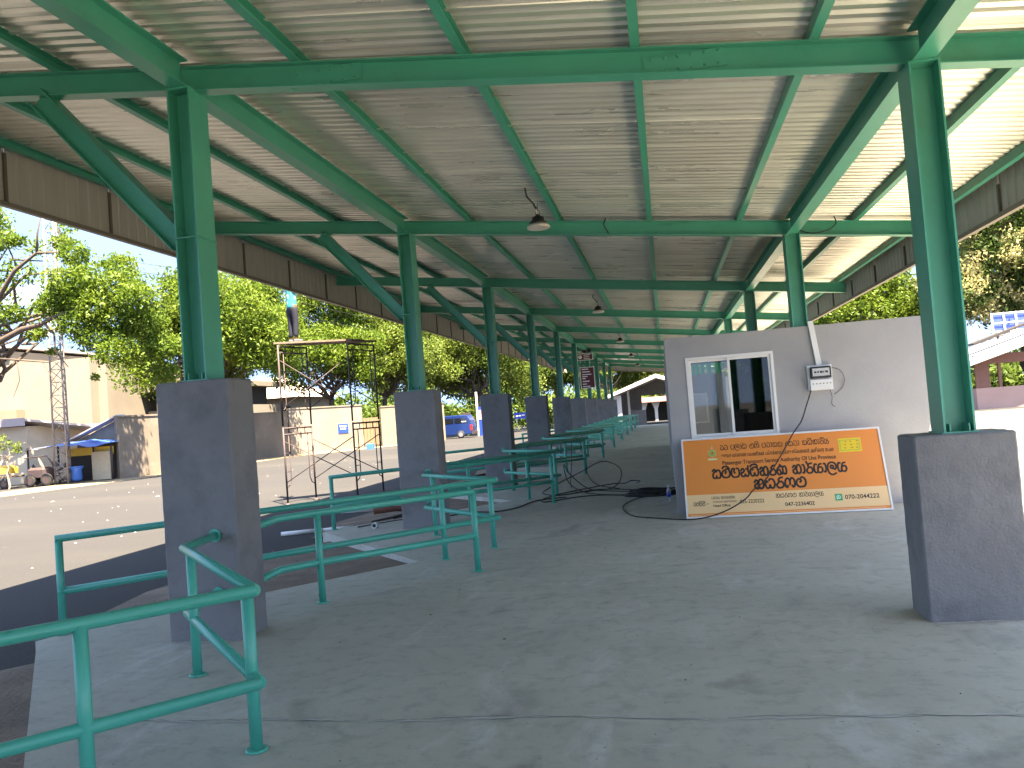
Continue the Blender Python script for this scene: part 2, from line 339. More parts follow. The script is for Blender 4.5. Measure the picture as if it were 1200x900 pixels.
# kerb edging a hair proud, worn pale
s = M()
soil = M()
for k in range(-2, 10):
    a, b, c = W(k - 1), V(k), (-5.28, 5.72 + BAY * k)
    soil.add([(a[0] + .12, a[1] + .4, -.09), (b[0] + .05, b[1] + .05, -.055), (c[0] + .15, c[1] + .0, -.11), (-5.9, c[1] - .3, -.19), (-6.3, (a[1] + c[1]) / 2, -.196), (-5.9, a[1] + .7, -.19), (-4.6, (a[1] + c[1]) / 2, -.105)],
             [(0, 1, 6), (1, 2, 6), (2, 3, 6), (3, 4, 6), (4, 5, 6), (5, 0, 6)])
struct(soil.build('soil', SOIL))
struct(M().add([(4.6, -30, -.19), (60, -30, -.19), (60, 47, -.19), (4.6, 47, -.19)], [(0, 1, 2, 3)]).build('side_road', SAND))
vs = M().add([(-30.5, 28, -.19), (-27.2, 28, -.19), (-25.4, 39.5, -.19), (-25.8, 52, -.19), (-19, 64, -.19), (-19, 66, -.19), (-30, 56, -.19), (-30, 45, -.19)], [(0, 1, 2, 3, 4, 5, 6, 7)])
struct(vs.build('verge', VERGE))

def crack(seed, pts, wd, m, name):
    rr = random.Random(seed); v = []; f = []
    P = []
    for (x0, y0), (x1, y1) in zip(pts[:-1], pts[1:]):
        n = int(max(2, math.hypot(x1 - x0, y1 - y0) / .05))
        for i in range(n): P.append((x0 + (x1 - x0) * i / n + rr.uniform(-.008, .008), y0 + (y1 - y0) * i / n + rr.uniform(-.010, .010) + .02 * math.sin(i * .21 + seed)))
    for i, (x, y) in enumerate(P):
        h = wd * rr.uniform(.25, 1.0); v += [(x, y - h, .0035), (x, y + h, .0035)]
        if i and not (i % 37 in (0, 1)): f.append((2 * i - 2, 2 * i, 2 * i + 1, 2 * i - 1))
    o = M().add(v, f).build(name, m); return struct(o)
PALEC = mat('pale_chipped_concrete', (.50, .49, .46), .9, var=.1)
DARKC = mat('dark_crack', (.04, .038, .035), .95, var=.1)
crack(1, [(-3.6, 4.22), (-2.4, 4.16), (-.74, 4.19), (.9, 4.17), (1.6, 4.21), (4, 4.3)], .011, PALEC, 'floor_crack')
crack(2, [(-3.6, 4.232), (-2.4, 4.172), (-.74, 4.202), (.9, 4.182), (1.6, 4.222), (4, 4.312)], .0025, DARKC, 'floor_crack')
for k in range(3):
    oy = BAY * k
    crack(10 + k, [(-4.03, 5.79 + oy), (-3.36, 5.79 + oy)], .022, PALEC, 'mortar_splash'); crack(20 + k, [(-3.35, 5.80 + oy), (-3.352, 6.19 + oy)], .02, PALEC, 'mortar_splash')
crack(30, [(1.60, 5.79), (2.26, 5.79)], .02, PALEC, 'mortar_splash'); crack(31, [(.1, 11.635), (3.5, 11.635)], .012, PALEC, 'mortar_splash')
db = M(); rr = random.Random(5)
for i in range(45):
    x, y = rr.uniform(-2.6, 3.8), rr.uniform(2.8, 16); r_ = rr.uniform(.003, .011); a = rr.uniform(0, 6)
    db.add([(x + r_ * math.cos(a + t) * (1 + .6 * (q % 2)), y + r_ * math.sin(a + t), .004 + .003 * (q % 2)) for q, t in enumerate((0, 1.3, 2.6, 4, 5.2))] + [(x, y, .010)], [(i_, (i_ + 1) % 5, 5) for i_ in range(5)])
tag(db.build('floor_litter', LEAFD, fixn=False), 'tiny dry crumbs scattered over the concrete floor', 'litter', kind='stuff')
lit = M(); rr = random.Random(15)
for i in range(110):
    x, y = rr.uniform(-30, -9), rr.uniform(9, 45); r_ = rr.uniform(.010, .034) * (1 + 1.6 * (rr.random() > .93)); a = rr.uniform(0, 6); k_ = rr.uniform(.3, 1)
    lit.add([(x + r_ * math.cos(a + t), y + k_ * r_ * math.sin(a + t), -.19) for t in (0, 1.3, 2.6, 4, 5.2)] + [(x, y, -.17)], [(i_, (i_ + 1) % 5, 5) for i_ in range(5)])
tag(lit.build('road_litter', mat('pale_scraps', (.34, .32, .30), .8), fixn=False), 'small pale scraps of litter strewn over the sunlit yard', 'litter', kind='stuff')
peb = M(); rr = random.Random(25)
for i in range(700):
    k = rr.choice([-1, 0, 0, 0, 1, 1, 2, 3]); t = rr.random(); x = -3.1 - 2.6 * t; hw = (t * .9) * 2.6
    y = V(k)[1] + rr.uniform(-hw, hw); r_ = rr.uniform(.006, .024)
    peb.add([(x + r_, y, -.1), (x, y + r_, -.1), (x - r_ * 1.2, y, -.1), (x, y - r_, -.1), (x, y, -.1 + r_)], [(0, 1, 4), (1, 2, 4), (2, 3, 4), (3, 0, 4)])
tag(peb.build('pebbles', mat('pebble', (.20, .16, .13), .9, var=.3), fixn=False), 'loose pebbles lying in the bare earth notches of the platform', 'pebbles', kind='stuff')

# ------------------------------------------------------------------ shelter
shelter = thing('bus_shelter', 'long open bus shelter with green steel frame and corrugated metal roof', 'bus shelter', (0, 0, 0))
# roof sheets: one corrugated profile, shared
SW = .80
def sheet_mesh():
    prof = []; nr = 6; p_ = SW / nr
    for i in range(nr):
        y = i * p_; prof += [(y, 0), (y + .055, 0), (y + .070, .026), (y + .117, .026)]
    prof += [(SW, 0), (SW + .004, -.010), (SW + .045, -.010)]
    v = []; f = []; xs = [XEL - .06, -3, XER + .38]  # right edge lengthened out of view to keep sun off the office wall
    for x in xs:
        for y, z in prof: v.append((x, y, zb(x) + .303 + z))
    n = len(prof)
    for a in range(len(xs) - 1):
        for i in range(n - 1): f.append((a * n + i, (a + 1) * n + i, (a + 1) * n + i + 1, a * n + i + 1))
    return M().add(v, f)
first = None; nsh = int((YEND - YBEG) / SW) + 1; rr = random.Random(3)
for i in range(nsh):
    if first is None: first = sheet_mesh().build('roof_sheet', SHEET, shelter, fixn=False); o = first
    else: o = share(first, shelter)
    o.location = (0, YBEG + i * SW, rr.uniform(-.001, .001)); o.rotation_euler = (rr.uniform(-.0012, .0012), 0, 0)
# pillars, columns, beams
PLH, PRH = 2.06, 1.24
def pillar(x0, x1, h): return M().cbox(x0, x1, Y1 - .195, Y1 + .195, -.05, h, .012)
pl = pillar(-4.012, -3.374, PLH); pr_ = pillar(1.614, 2.25, PRH)
def steelcol(x, z0, z1, splice):
    m = M(); m.beam((x, Y1, z0), (x, Y1, z1), [(p[1] - .10, p[0]) for p in ibeam(.20, .27, .013, .010)], (0, 1, 0)); return m
colL = steelcol(XL, PLH, zb(XL), True); colR = steelcol(XR, PRH, zb(XR), True)
protos = {}
def part(key, mk, name, mtl, parent, k, dz=0):
    if key not in protos: protos[key] = mk.build(name, mtl, parent); o = protos[key]; 
    else: o = share(protos[key], parent)
    o.location = (0, BAY * k, dz); return o
xs_b = ibeam(.20, .13, .010, .008)
cb = M().beam((XEL + .02, Y1, zb(XEL)), (XER - .02, Y1, zb(XER)), xs_b)
spls = []
for xa in (-2.45, .35):
    for s_ in (-1, 1):
        spl = M(); y = Y1 + s_ * .010; spl.box(xa - .30, xa + .30, min(y, y + s_ * .006), max(y, y + s_ * .006), zb(xa) + .03, zb(xa) + .165)
        for bx_ in np.linspace(-.24, .24, 6):
            for bz in (.05, .145):
                pf = [(.012, -.002), (.012, .008), (.007, .012)] if s_ > 0 else [(.007, -.012), (.012, -.008), (.012, .002)]
                spl.lathe(pf, (xa + bx_, y + s_ * .006, zb(xa) + bz), 6, 'y')
        spls.append(spl)
strut = M().beam((XL - .12, Y1, 3.22), (-5.08, Y1, zb(-5.08) - .002), ibeam(.17, .17, .010, .008, -.085))
gus = M()
for X, z in ((XL, PLH), (XR, PRH)):
    pass
def base_plate(x, z): 
    m = M().box(x - .115, x + .115, Y1 - .145, Y1 + .145, z + .001, z + .012)
    for dx in (-.06, .06):
        m.beam((x + dx, Y1 - .135, z + .014), (x + dx, Y1 - .006, z + .014), [(-.004, 0), (.004, 0), (.004, .05), (-.004, .05)])
    return m
bpL, bpR = base_plate(XL, PLH), base_plate(XR, PRH)
def cap_plate(x): return M().box(x - .104, x + .104, Y1 - .138, Y1 + .138, zb(x) - .016, zb(x) - .002)
cpL, cpR = cap_plate(XL), cap_plate(XR)
sp_col = M().tube([(XL - .108, Y1 - .139, 3.23), (XL + .108, Y1 - .139, 3.23)], .007, 6).tube([(XL + .106, Y1 - .14, 3.23), (XL + .106, Y1 + .14, 3.23)], .007, 6)
for k in KS:
    part('pl', pl, 'concrete_pillar', PILLAR, shelter, k)
    c = part('cl', colL, 'steel_column', GREEN, shelter, k); 
    for key, mk, nm in (('bpl', bpL, 'base_plate'), ('cpl', cpL, 'cap_plate'), ('spc', sp_col, 'weld_seam')):
        if key not in protos: protos[key] = mk.build(nm, GREEN, c)
        else: share(protos[key], c)
    if k < 2 or k > 1:
        if k == 1:
            steelcol(XR, 2.503, zb(XR), True).build('steel_column', GREEN, shelter).location = (0, BAY, 0)
            M().box(1.614, 2.25, 11.803, 11.97, -.05, 2.497).build('concrete_pillar', PILLAR, shelter)
        else:
            c = part('cr', colR, 'steel_column', GREEN, shelter, k); part('pr', pr_, 'concrete_pillar', PILLAR, shelter, k)
        for key, mk, nm in (('bpr', bpR, 'base_plate'), ('cpr', cpR, 'cap_plate')) if k != 1 else ():
            if key not in protos: protos[key] = mk.build(nm, GREEN, c)
            else: share(protos[key], c)
    b = part('cb', cb, 'cross_beam', GREEN, shelter, k)
    for i_, spl in enumerate(spls):
        if ('spl', i_) not in protos: protos[('spl', i_)] = spl.build('splice_plate', GREEN, b)
        else: share(protos[('spl', i_)], b)
    part('st', strut, 'diagonal_strut', GREEN, shelter, k)
    if k < 9:
        for key, x in (('ml', XL), ('mr', XR)):
            m = M().beam((x, Y1 + .08, zb(x) + .001), (x, Y1 + BAY - .08, zb(x) + .001), ibeam(.235, .15, .012, .009)); part(key, m, 'main_beam', GREEN, shelter, k)
        for x in (-7.15, -6.0, -4.85, -2.68, -1.31, 0, 1.25, 2.8, 3.72):
            m = M().beam((x, Y1 + .003, zb(x) + .203), (x, Y1 + BAY - .003, zb(x) + .203), [(q[0] - .035, q[1]) for q in chan(.095, .07)])
            part(('pu', x), m, 'purlin', GREEN, shelter, k)
            if x > -5:
                ck = ('cleat', x); pk = protos[('pu', x)]
                mm = M().beam((x - .045, Y1 + .07, zb(x) + .135), (x - .045, Y1 + .13, zb(x) + .135), [(-.003, 0), (.003, 0), (.003, .15), (-.003, .15)])
                part(ck, mm, 'cleat', GREEN, shelter, k)
# far and near ends of the purlins
for x in (-7.15, -6.0, -4.85, XL, -2.68, -1.31, 0, 1.25, XR, 2.8, 3.72):
    M().beam((x, yk(9) + .003, zb(x) + .203), (x, YEND - .1, zb(x) + .203), [(q[0] - .035, q[1]) for q in chan(.095, .07)]).build('purlin', GREEN, shelter)
# fascias: ribbed vertical sheets
def fascia(x, z0, z1, sgn):
    L_ = 1.80; prof = []; n = 9; p_ = L_ / n
    for i in range(n): y = i * p_; prof += [(y, 0), (y + p_ * .55, 0), (y + p_ * .62, .014), (y + p_ * .93, .014)]
    prof.append((L_ - .002, 0)); v = []; f = []
    for z in (z0, z1):
        for y, d in prof: v.append((x + sgn * d, YBEG + y, z))
    m_ = len(prof)
    for i in range(m_ - 1): f.append((i, i + 1, m_ + i + 1, m_ + i))
    a = M().add(v, f)
    b = M().box(x - sgn * .004 - .012, x - sgn * .004 + .012, YBEG - .02, YBEG + .02, z0, z1 - .12)
    c = M().box(min(x - sgn * .035, x + sgn * .03), max(x - sgn * .035, x + sgn * .03), YBEG, YBEG + L_ - .004, z0 - .055, z0 - .001)
    c.box(min(x + sgn * .016, x + sgn * .022), max(x + sgn * .016, x + sgn * .022), YBEG, YBEG + L_ - .004, z0 + .002, z0 + .05)
    return a, b, c
nf = int((YEND - YBEG) / 1.8) + 1
for side, (x, z0, z1, sgn) in enumerate(((XEL, 4.50, zb(XEL) + .30, -1), (XER, 3.42, zb(XER) + .29, 1))):
    a, b, c = fascia(x, z0, z1, sgn); a = a.build('fascia_panel', FASC, shelter, fixn=False); b = b.build('fascia_strip', FPOST, shelter); c = c.build('fascia_trim', TRIM, shelter)
    for i in range(1, nf):
        for o in (a, b, c): share(o, shelter, (0, i * 1.8, 0))
# far-end fascia
ef = M(); n = 60; xs = np.linspace(XEL, XER, n * 2 + 1); v = []; f = []
for i, x in enumerate(xs): d = .015 * (i % 2); v += [(x, YEND + d, zb(x) - .18), (x, YEND + d, zb(x) + .30)]
for i in range(len(xs) - 1): f.append((2 * i, 2 * i + 2, 2 * i + 3, 2 * i + 1))
ef.add(v, f).build('fascia_panel', FASC, shelter, fixn=False)
M().beam((XEL, YEND, zb(XEL) - .24), (XER, YEND, zb(XER) - .24), [(-.03, 0), (.03, 0), (.03, .055), (-.03, .055)]).build('fascia_trim', TRIM, shelter)

# ------------------------------------------------------------------ handrails
RT, RL, RR = .825, .370, .0320
def post(m, x, y, z0=0, zt=RT): m.tube([(x, y, z0), (x, y, zt)], RR, 12)
def make_corner(k, name_lbl):
    oy = BAY * k; loc = (-2.07, 3.69 + oy, 0)
    t = thing('handrail', name_lbl[0], 'handrail', loc, 'queue handrails beside the left pillars')
    P = lambda x, y, z: (x, y + oy, z)
    for z, nm in ((RT, 'top_rail'), (RL, 'lower_rail')):
        m = M(); sh = 0 if z == RT else .0
        M().tube([P(-5.27, .33 + .0, z), P(-2.07, 3.69, z)], RR, 12).build(nm, RAIL, t)
        M().tube([P(-2.07, 3.69, z + .001), P(-3.44, 5.19, z + .001), P(-3.56, 5.80, z + .001)], RR * .97, 12).build(nm, RAIL, t)
        M().lathe([(.052, -.012), (.052, 0)], P(-3.56, 5.80, z), 18, 'y').lathe([(.034, -.04), (.034, -.012)], P(-3.56, 5.80, z), 14, 'y').build('wall_flange', RAIL, t)
    for (x, y) in ((-2.17, 3.79), (-3.25, 4.98), (-2.60, 3.13), (-5.25, .35)):
        q = M(); q.tube([P(x, y, .005), P(x, y, RT - .006)], RR, 12); po = q.build('post', RAIL, t)
        M().lathe([(.058, .0), (.058, .008), (.050, .012)], P(x, y, .001), 20).build('base_flange', RAIL, po)
    return t
def make_pair(k, lbl):
    oy = BAY * k
    t = thing('handrail', lbl, 'handrail', (-2.03, 8.16 + oy, 0), 'queue handrails beside the left pillars')
    P = lambda x, y, z: (x, y + oy, z)
    for z, nm in ((RT, 'top_rail'), (RL, 'lower_rail')):
        M().tube([P(-3.50, 6.20, z - .02), P(-3.49, 6.68, z), P(-3.26, 6.97, z), P(-2.035, 8.155, z)], RR, 12).build(nm, RAIL, t)
        M().lathe([(.052, 0), (.052, .012)], P(-3.50, 6.195, z - .02), 18, 'y').build('wall_flange', RAIL, t)
    for (x, y) in ((-3.24, 6.98), (-2.04, 8.15)):
        q = M().tube([P(x, y, .005), P(x, y, RT - .004)], RR, 12); po = q.build('post', RAIL, t)
        M().lathe([(.058, .0), (.058, .008), (.050, .012)], P(x, y, .001), 20).build('base_flange', RAIL, po)
    return t
c0 = make_corner(0, ('green pipe handrail bent round in front of the nearest left pillar, at bottom left',))
p0 = make_pair(0, 'short two-post green handrail fixed to the back of the nearest left pillar')
for k in range(1, 10):
    copy_tree(c0, c0.location + Vector((0, BAY * k, 0)), 'green pipe handrail bent round in front of the %s left pillar from the camera' % ORD[k])
    copy_tree(p0, p0.location + Vector((0, BAY * k, 0)), 'short two-post green handrail fixed behind the %s left pillar from the camera' % ORD[k])

# ------------------------------------------------------------------ office room
room = thing('office_room', 'flat-topped grey plastered office room under the shelter with sliding window', 'office', (0.06, 11.65, 0))
YW = 11.65; RX1 = 3.55
wx0, wx1, wz0, wz1 = .33, 1.53, 1.03, 2.20
m = M()
m.box(.06, wx0, YW, YW + .15, -.02, 2.5).box(wx1, RX1, YW, YW + .15, -.02, 2.5).box(wx0, wx1, YW, YW + .15, -.02, wz0).box(wx0, wx1, YW, YW + .15, wz1, 2.5)
m.build('front_wall', ROOMW, room)
M().box(.06, .21, YW + .151, 29.9, -.02, 2.498).build('side_wall', ROOMW, room)
M().box(RX1 - .15, RX1, YW + .151, 17.1, -.02, 2.498).build('side_wall', ROOMW, room)
# rear partition with its own small window
b = M(); YB = 19.2
b.box(.212, .42, YB, YB + .12, -.02, 2.18).box(.98, 1.42, YB, YB + .12, -.02, 2.18).box(.42, .98, YB, YB + .12, -.02, 1.05).box(.42, .98, YB, YB + .12, 1.75, 2.18)
b.build('rear_wall', ROOMW, room)
M().box(.212, RX1 - .2, 29.9, 30.05, -.02, 2.35).build('rear_wall', ROOMW, room)
M().box(.212, RX1 - .152, YW + .152, 17.0, 2.33, 2.44).build('ceiling_slab', DARKOP, room)
wf = M()
def frame(mm, x0, x1, z0, z1, y0, y1, t):
    mm.box(x0, x1, y0, y1, z1 - t, z1).box(x0, x1, y0, y1, z0, z0 + t).box(x0, x0 + t, y0, y1, z0 + t, z1 - t).box(x1 - t, x1, y0, y1, z0 + t, z1 - t)
frame(wf, wx0 + .001, wx1 - .001, wz0 + .001, wz1 - .001, YW - .012, YW + .085, .038); win = wf.build('window', ALU, room)
for (a_, c_, y_, gm) in ((.371, .945, YW + .045, CLEAR), (.905, 1.49, YW + .012, TINTED)):
    q = M(); frame(q, a_, c_, wz0 + .041, wz1 - .041, y_, y_ + .03, .034); sa = q.build('sash', ALU, win)
    if gm is TINTED: M().box(a_ + .034, c_ - .034, y_ + .012, y_ + .017, wz0 + .075, wz1 - .075).build('pane', gm, win)
    else: M().box(a_ + .034, c_ - .034, y_ + .012, y_ + .017, wz0 + .075, wz1 - .075).build('pane', gm, win)
q = M(); frame(q, .42, .98, 1.05, 1.75, YB - .02, YB + .02, .035); q.build('window', ALU, room)
M().box(1.19, 1.215, YB - .03, YB - .001, 0, 2.17).build('door_jamb', BLACK, room)

# meter box, trunking and loose wires on the wall
tex = bpy.data.textures.new('uneven', 'CLOUDS'); tex.noise_scale = .09; tex.noise_depth = 4
for o in list(shelter.children):
    if o.name.startswith('concrete_pillar') and 5 < o.location.y + 7 < 45:
        sb_ = o.modifiers.new('cut', 'SUBSURF'); sb_.subdivision_type = 'SIMPLE'; sb_.levels = sb_.render_levels = 5 if o.location.y < 6 else 4
        dm = o.modifiers.new('uneven', 'DISPLACE'); dm.texture = tex; dm.strength = .009; dm.mid_level = .5
M_ = thing('electricity_meter_box', 'white electricity meter box with black dial on the grey office wall', 'meter box', (2.12, YW, 1.77))
M().box(1.955, 2.275, YW - .05, YW - .001, 1.60, 1.945).build('back_board', PVC, M_)
M().cbox(1.985, 2.255, YW - .125, YW - .051, 1.765, 1.925, .012).build('meter_body', BLACK, M_)
M().box(2.01, 2.23, YW - .129, YW - .1255, 1.795, 1.90).build('dial_face', mat('meter_face', (.45, .46, .45), .2, var=.3, scale=30), M_)
M().box(1.975, 2.265, YW - .11, YW - .0505, 1.605, 1.745).build('terminal_cover', PVC, M_)
sc_ = M()
for i in range(6): sc_.lathe([(.008, 0), (.008, .003)], (2.01 + .045 * i, YW - .1135, 1.69), 8, 'y')
sc_.build('screw', INK, M_)
tg = M(); 
for i, (a_, c_) in enumerate(((2.03, 2.06), (2.07, 2.09), (2.105, 2.14), (2.15, 2.16), (2.175, 2.21))): tg.box(a_, c_, YW - .131, YW - .1293, 1.835, 1.862)
tg.build('dial_digits', INK, M_)
tk = tag(M().beam((2.055, YW - .022, 2.56), (2.12, YW - .022, 1.947), [(-.035, -.020), (.035, -.020), (.035, .020), (-.035, .020)], (0, 1, 0)).build('cable_trunking', PVC), 'white plastic cable trunking running up the wall above the meter box', 'cable trunking')
def wire(name, pts, r, label, cat, m=BLACK, sm=3, parent=None):
    P = [Vector(p) for p in pts]; Q = []
    for i in range(len(P) - 1):
        a = P[max(0, i - 1)]; b = P[i]; c = P[i + 1]; d = P[min(len(P) - 1, i + 2)]
        for j in range(sm):
            t = j / sm; Q.append(.5 * ((2 * b) + (c - a) * t + (2 * a - 5 * b + 4 * c - d) * t * t + (3 * b - a - 3 * c + d) * t ** 3))
    Q.append(P[-1]); o = M().tube(Q, r, 6).build(name, m, parent)
    return tag(o, label, cat) if label else o
wire('loose_wire', [(2.27, YW - .03, 1.90), (2.37, YW - .06, 1.86), (2.43, YW - .04, 1.75), (2.40, YW - .02, 1.62), (2.29, YW - .015, 1.53)], .004, 'thin loose wire curling out from the right of the meter box', 'wire')
wire('loose_wire', [(2.23, YW - .03, 1.605), (2.25, YW - .04, 1.5), (2.24, YW - .03, 1.40), (2.28, YW - .03, 1.36)], .004, 'short thin wire dangling straight below the meter box', 'wire')
wire('power_cable', [(1.985, YW - .06, 1.62), (1.90, 11.54, 1.42), (1.80, 11.48, 1.2), (1.66, 11.42, 1.03), (1.50, 11.33, .80), (1.33, 11.22, .58), (1.20, 11.15, .44), (1.05, 11.10, .34), (.95, 11.08, .24), (.72, 11.02, .12), (.45, 10.98, .04), (.16, 11.0, .014), (-.24, 11.30, .012), (-.55, 11.6, .012), (-.72, 12.2, .012), (-.78, 12.9, .012), (-.66, 13.6, .012), (-.45, 14.0, .012), (-.2, 14.2, .03)], .0085, 'long black power cable from the meter box across the orange signboard to floor', 'cable', sm=5)
coil = M()
rr = random.Random(9)
for i in range(9):
    pts = []; r0 = rr.uniform(.24, .38); cx, cyy = -.30 + rr.uniform(-.08, .08), 14.3 + rr.uniform(-.08, .08)
    for j in range(26): a = 2 * math.pi * j / 26; pts.append((cx + r0 * 1.25 * math.cos(a), cyy + r0 * .9 * math.sin(a), .014 + .02 * (i // 2) + .008 * math.sin(3 * a + i)))
    coil.tube(pts, .0115, 6, closed=True)
tag(coil.build('cable_coil', BLACK), 'coil of black cable on the floor by the office wall corner', 'cable coil')
wire('power_cable', [(-.5, 14.3, .03), (-1.0, 14.5, .012), (-1.6, 15.2, .012), (-2.0, 15.9, .15), (-2.10, 16.1, .5), (-1.95, 15.9, .30), (-1.6, 15.6, .05), (-1.2, 15.3, .012), (-.7, 14.9, .012), (-.4, 14.5, .03)], .0105, 'black cable looping up over a handrail beside the cable coil', 'cable', sm=5)
wire('power_cable', [(-.4, 14.6, .03), (-.9, 15.4, .012), (-1.5, 15.6, .012), (-2.0, 15.0, .012), (-2.4, 15.3, .012), (-2.5, 16.2, .012), (-1.9, 16.9, .25), (-1.4, 17.1, .45), (-1.0, 16.6, .30), (-1.1, 15.9, .02), (-1.7, 15.3, .012)], .0105, 'black cable thrown in tall loops between handrails and coil', 'cable', sm=5)
wire('power_cable', [(-.5, 14.1, .012), (-1.2, 14.6, .012), (-1.7, 14.5, .012), (-2.2, 14.0, .012), (-2.3, 14.6, .012), (-1.9, 15.6, .012), (-1.2, 16.6, .012), (-.9, 16.1, .06), (-.75, 15.6, .15), (-.6, 15.9, .1), (-.7, 16.4, .02)], .0105, 'black cable trailing flat over the floor towards the handrails', 'cable', sm=5)
wire('power_cable', [(-1.9, 14.6, .012), (-2.4, 14.3, .012), (-2.6, 13.4, .012), (-2.9, 13.0, .012), (-3.3, 13.1, .012), (-3.7, 12.7, .012), (-4.0, 12.2, .012), (-4.3, 12.5, .03), (-4.9, 12.0, .012)], .0105, 'black cable running from the loops out towards the yard edge', 'cable', sm=5)
wire('power_cable', [(-1.75, 15.2, .012), (-2.05, 16.6, .012), (-2.2, 18.3, .4), (-2.35, 20.0, .83), (-2.25, 20.5, .80), (-2.1, 20.3, .4), (-1.9, 18.8, .05), (-1.5, 16.6, .012), (-1.0, 15.6, .012)], .0105, 'black cable hung over a handrail further along the walkway', 'cable', sm=5)
# bottle
bt = thing('water_bottle', 'clear plastic water bottle with blue label beside the office corner', 'bottle', (-.06, 13.35, 0))
M().lathe([(.034, .002), (.036, .02), (.036, .15), (.034, .17), (.014, .215), (.014, .235)], (-.06, 13.35, 0), 16).build('bottle_body', WATER, bt)
M().lathe([(.037, .06), (.037, .13)], (-.06, 13.35, 0), 16).build('bottle_label', BLUEP, bt)
M().lathe([(.016, .232), (.016, .252)], (-.06, 13.35, 0), 12).build('cap', WHT, bt)

# ------------------------------------------------------------------ orange signboard
sb = thing('signboard', 'large orange signboard in a white frame leaning against the grey office wall', 'signboard')
BL, BR, TL = Vector((.16, 11.13, .004)), Vector((2.755, 11.02, .004)), Vector((.15, 11.57, 1.05))
U = (BR - BL); SWD = U.length; U.normalize(); Nn = U.cross(TL - BL).normalized(); Vv = Nn.cross(U); SHT = (TL - BL).length
mw = Matrix((U, Vv, Nn)).transposed().to_4x4(); mw.translation = BL; sb.matrix_world = mw; sb.location = BL; sb.rotation_euler = mw.to_euler()
# local: x right, y up the board, z out of the face (towards the viewer)
m = M(); t = .022
m.box(0, SWD, 0, t, -.015, .012).box(0, SWD, SHT - t, SHT, -.015, .012).box(0, t, t, SHT - t, -.015, .012).box(SWD - t, SWD, t, SHT - t, -.015, .012)
m.build('frame', ALU, sb, raw=True)
M().box(t, SWD - t, t, SHT - t, -.008, .0).build('panel', ORANGE, sb, raw=True)
M().box(t + .001, SWD - t - .001, .055 * SHT, .285 * SHT, .0003, .0018).build('cream_band', SCREAM, sb, raw=True)
M().box(t + .03, SWD * .97, .034 * SHT, .040 * SHT, .0003, .0016).build('thin_line', SCREAM, sb, raw=True)

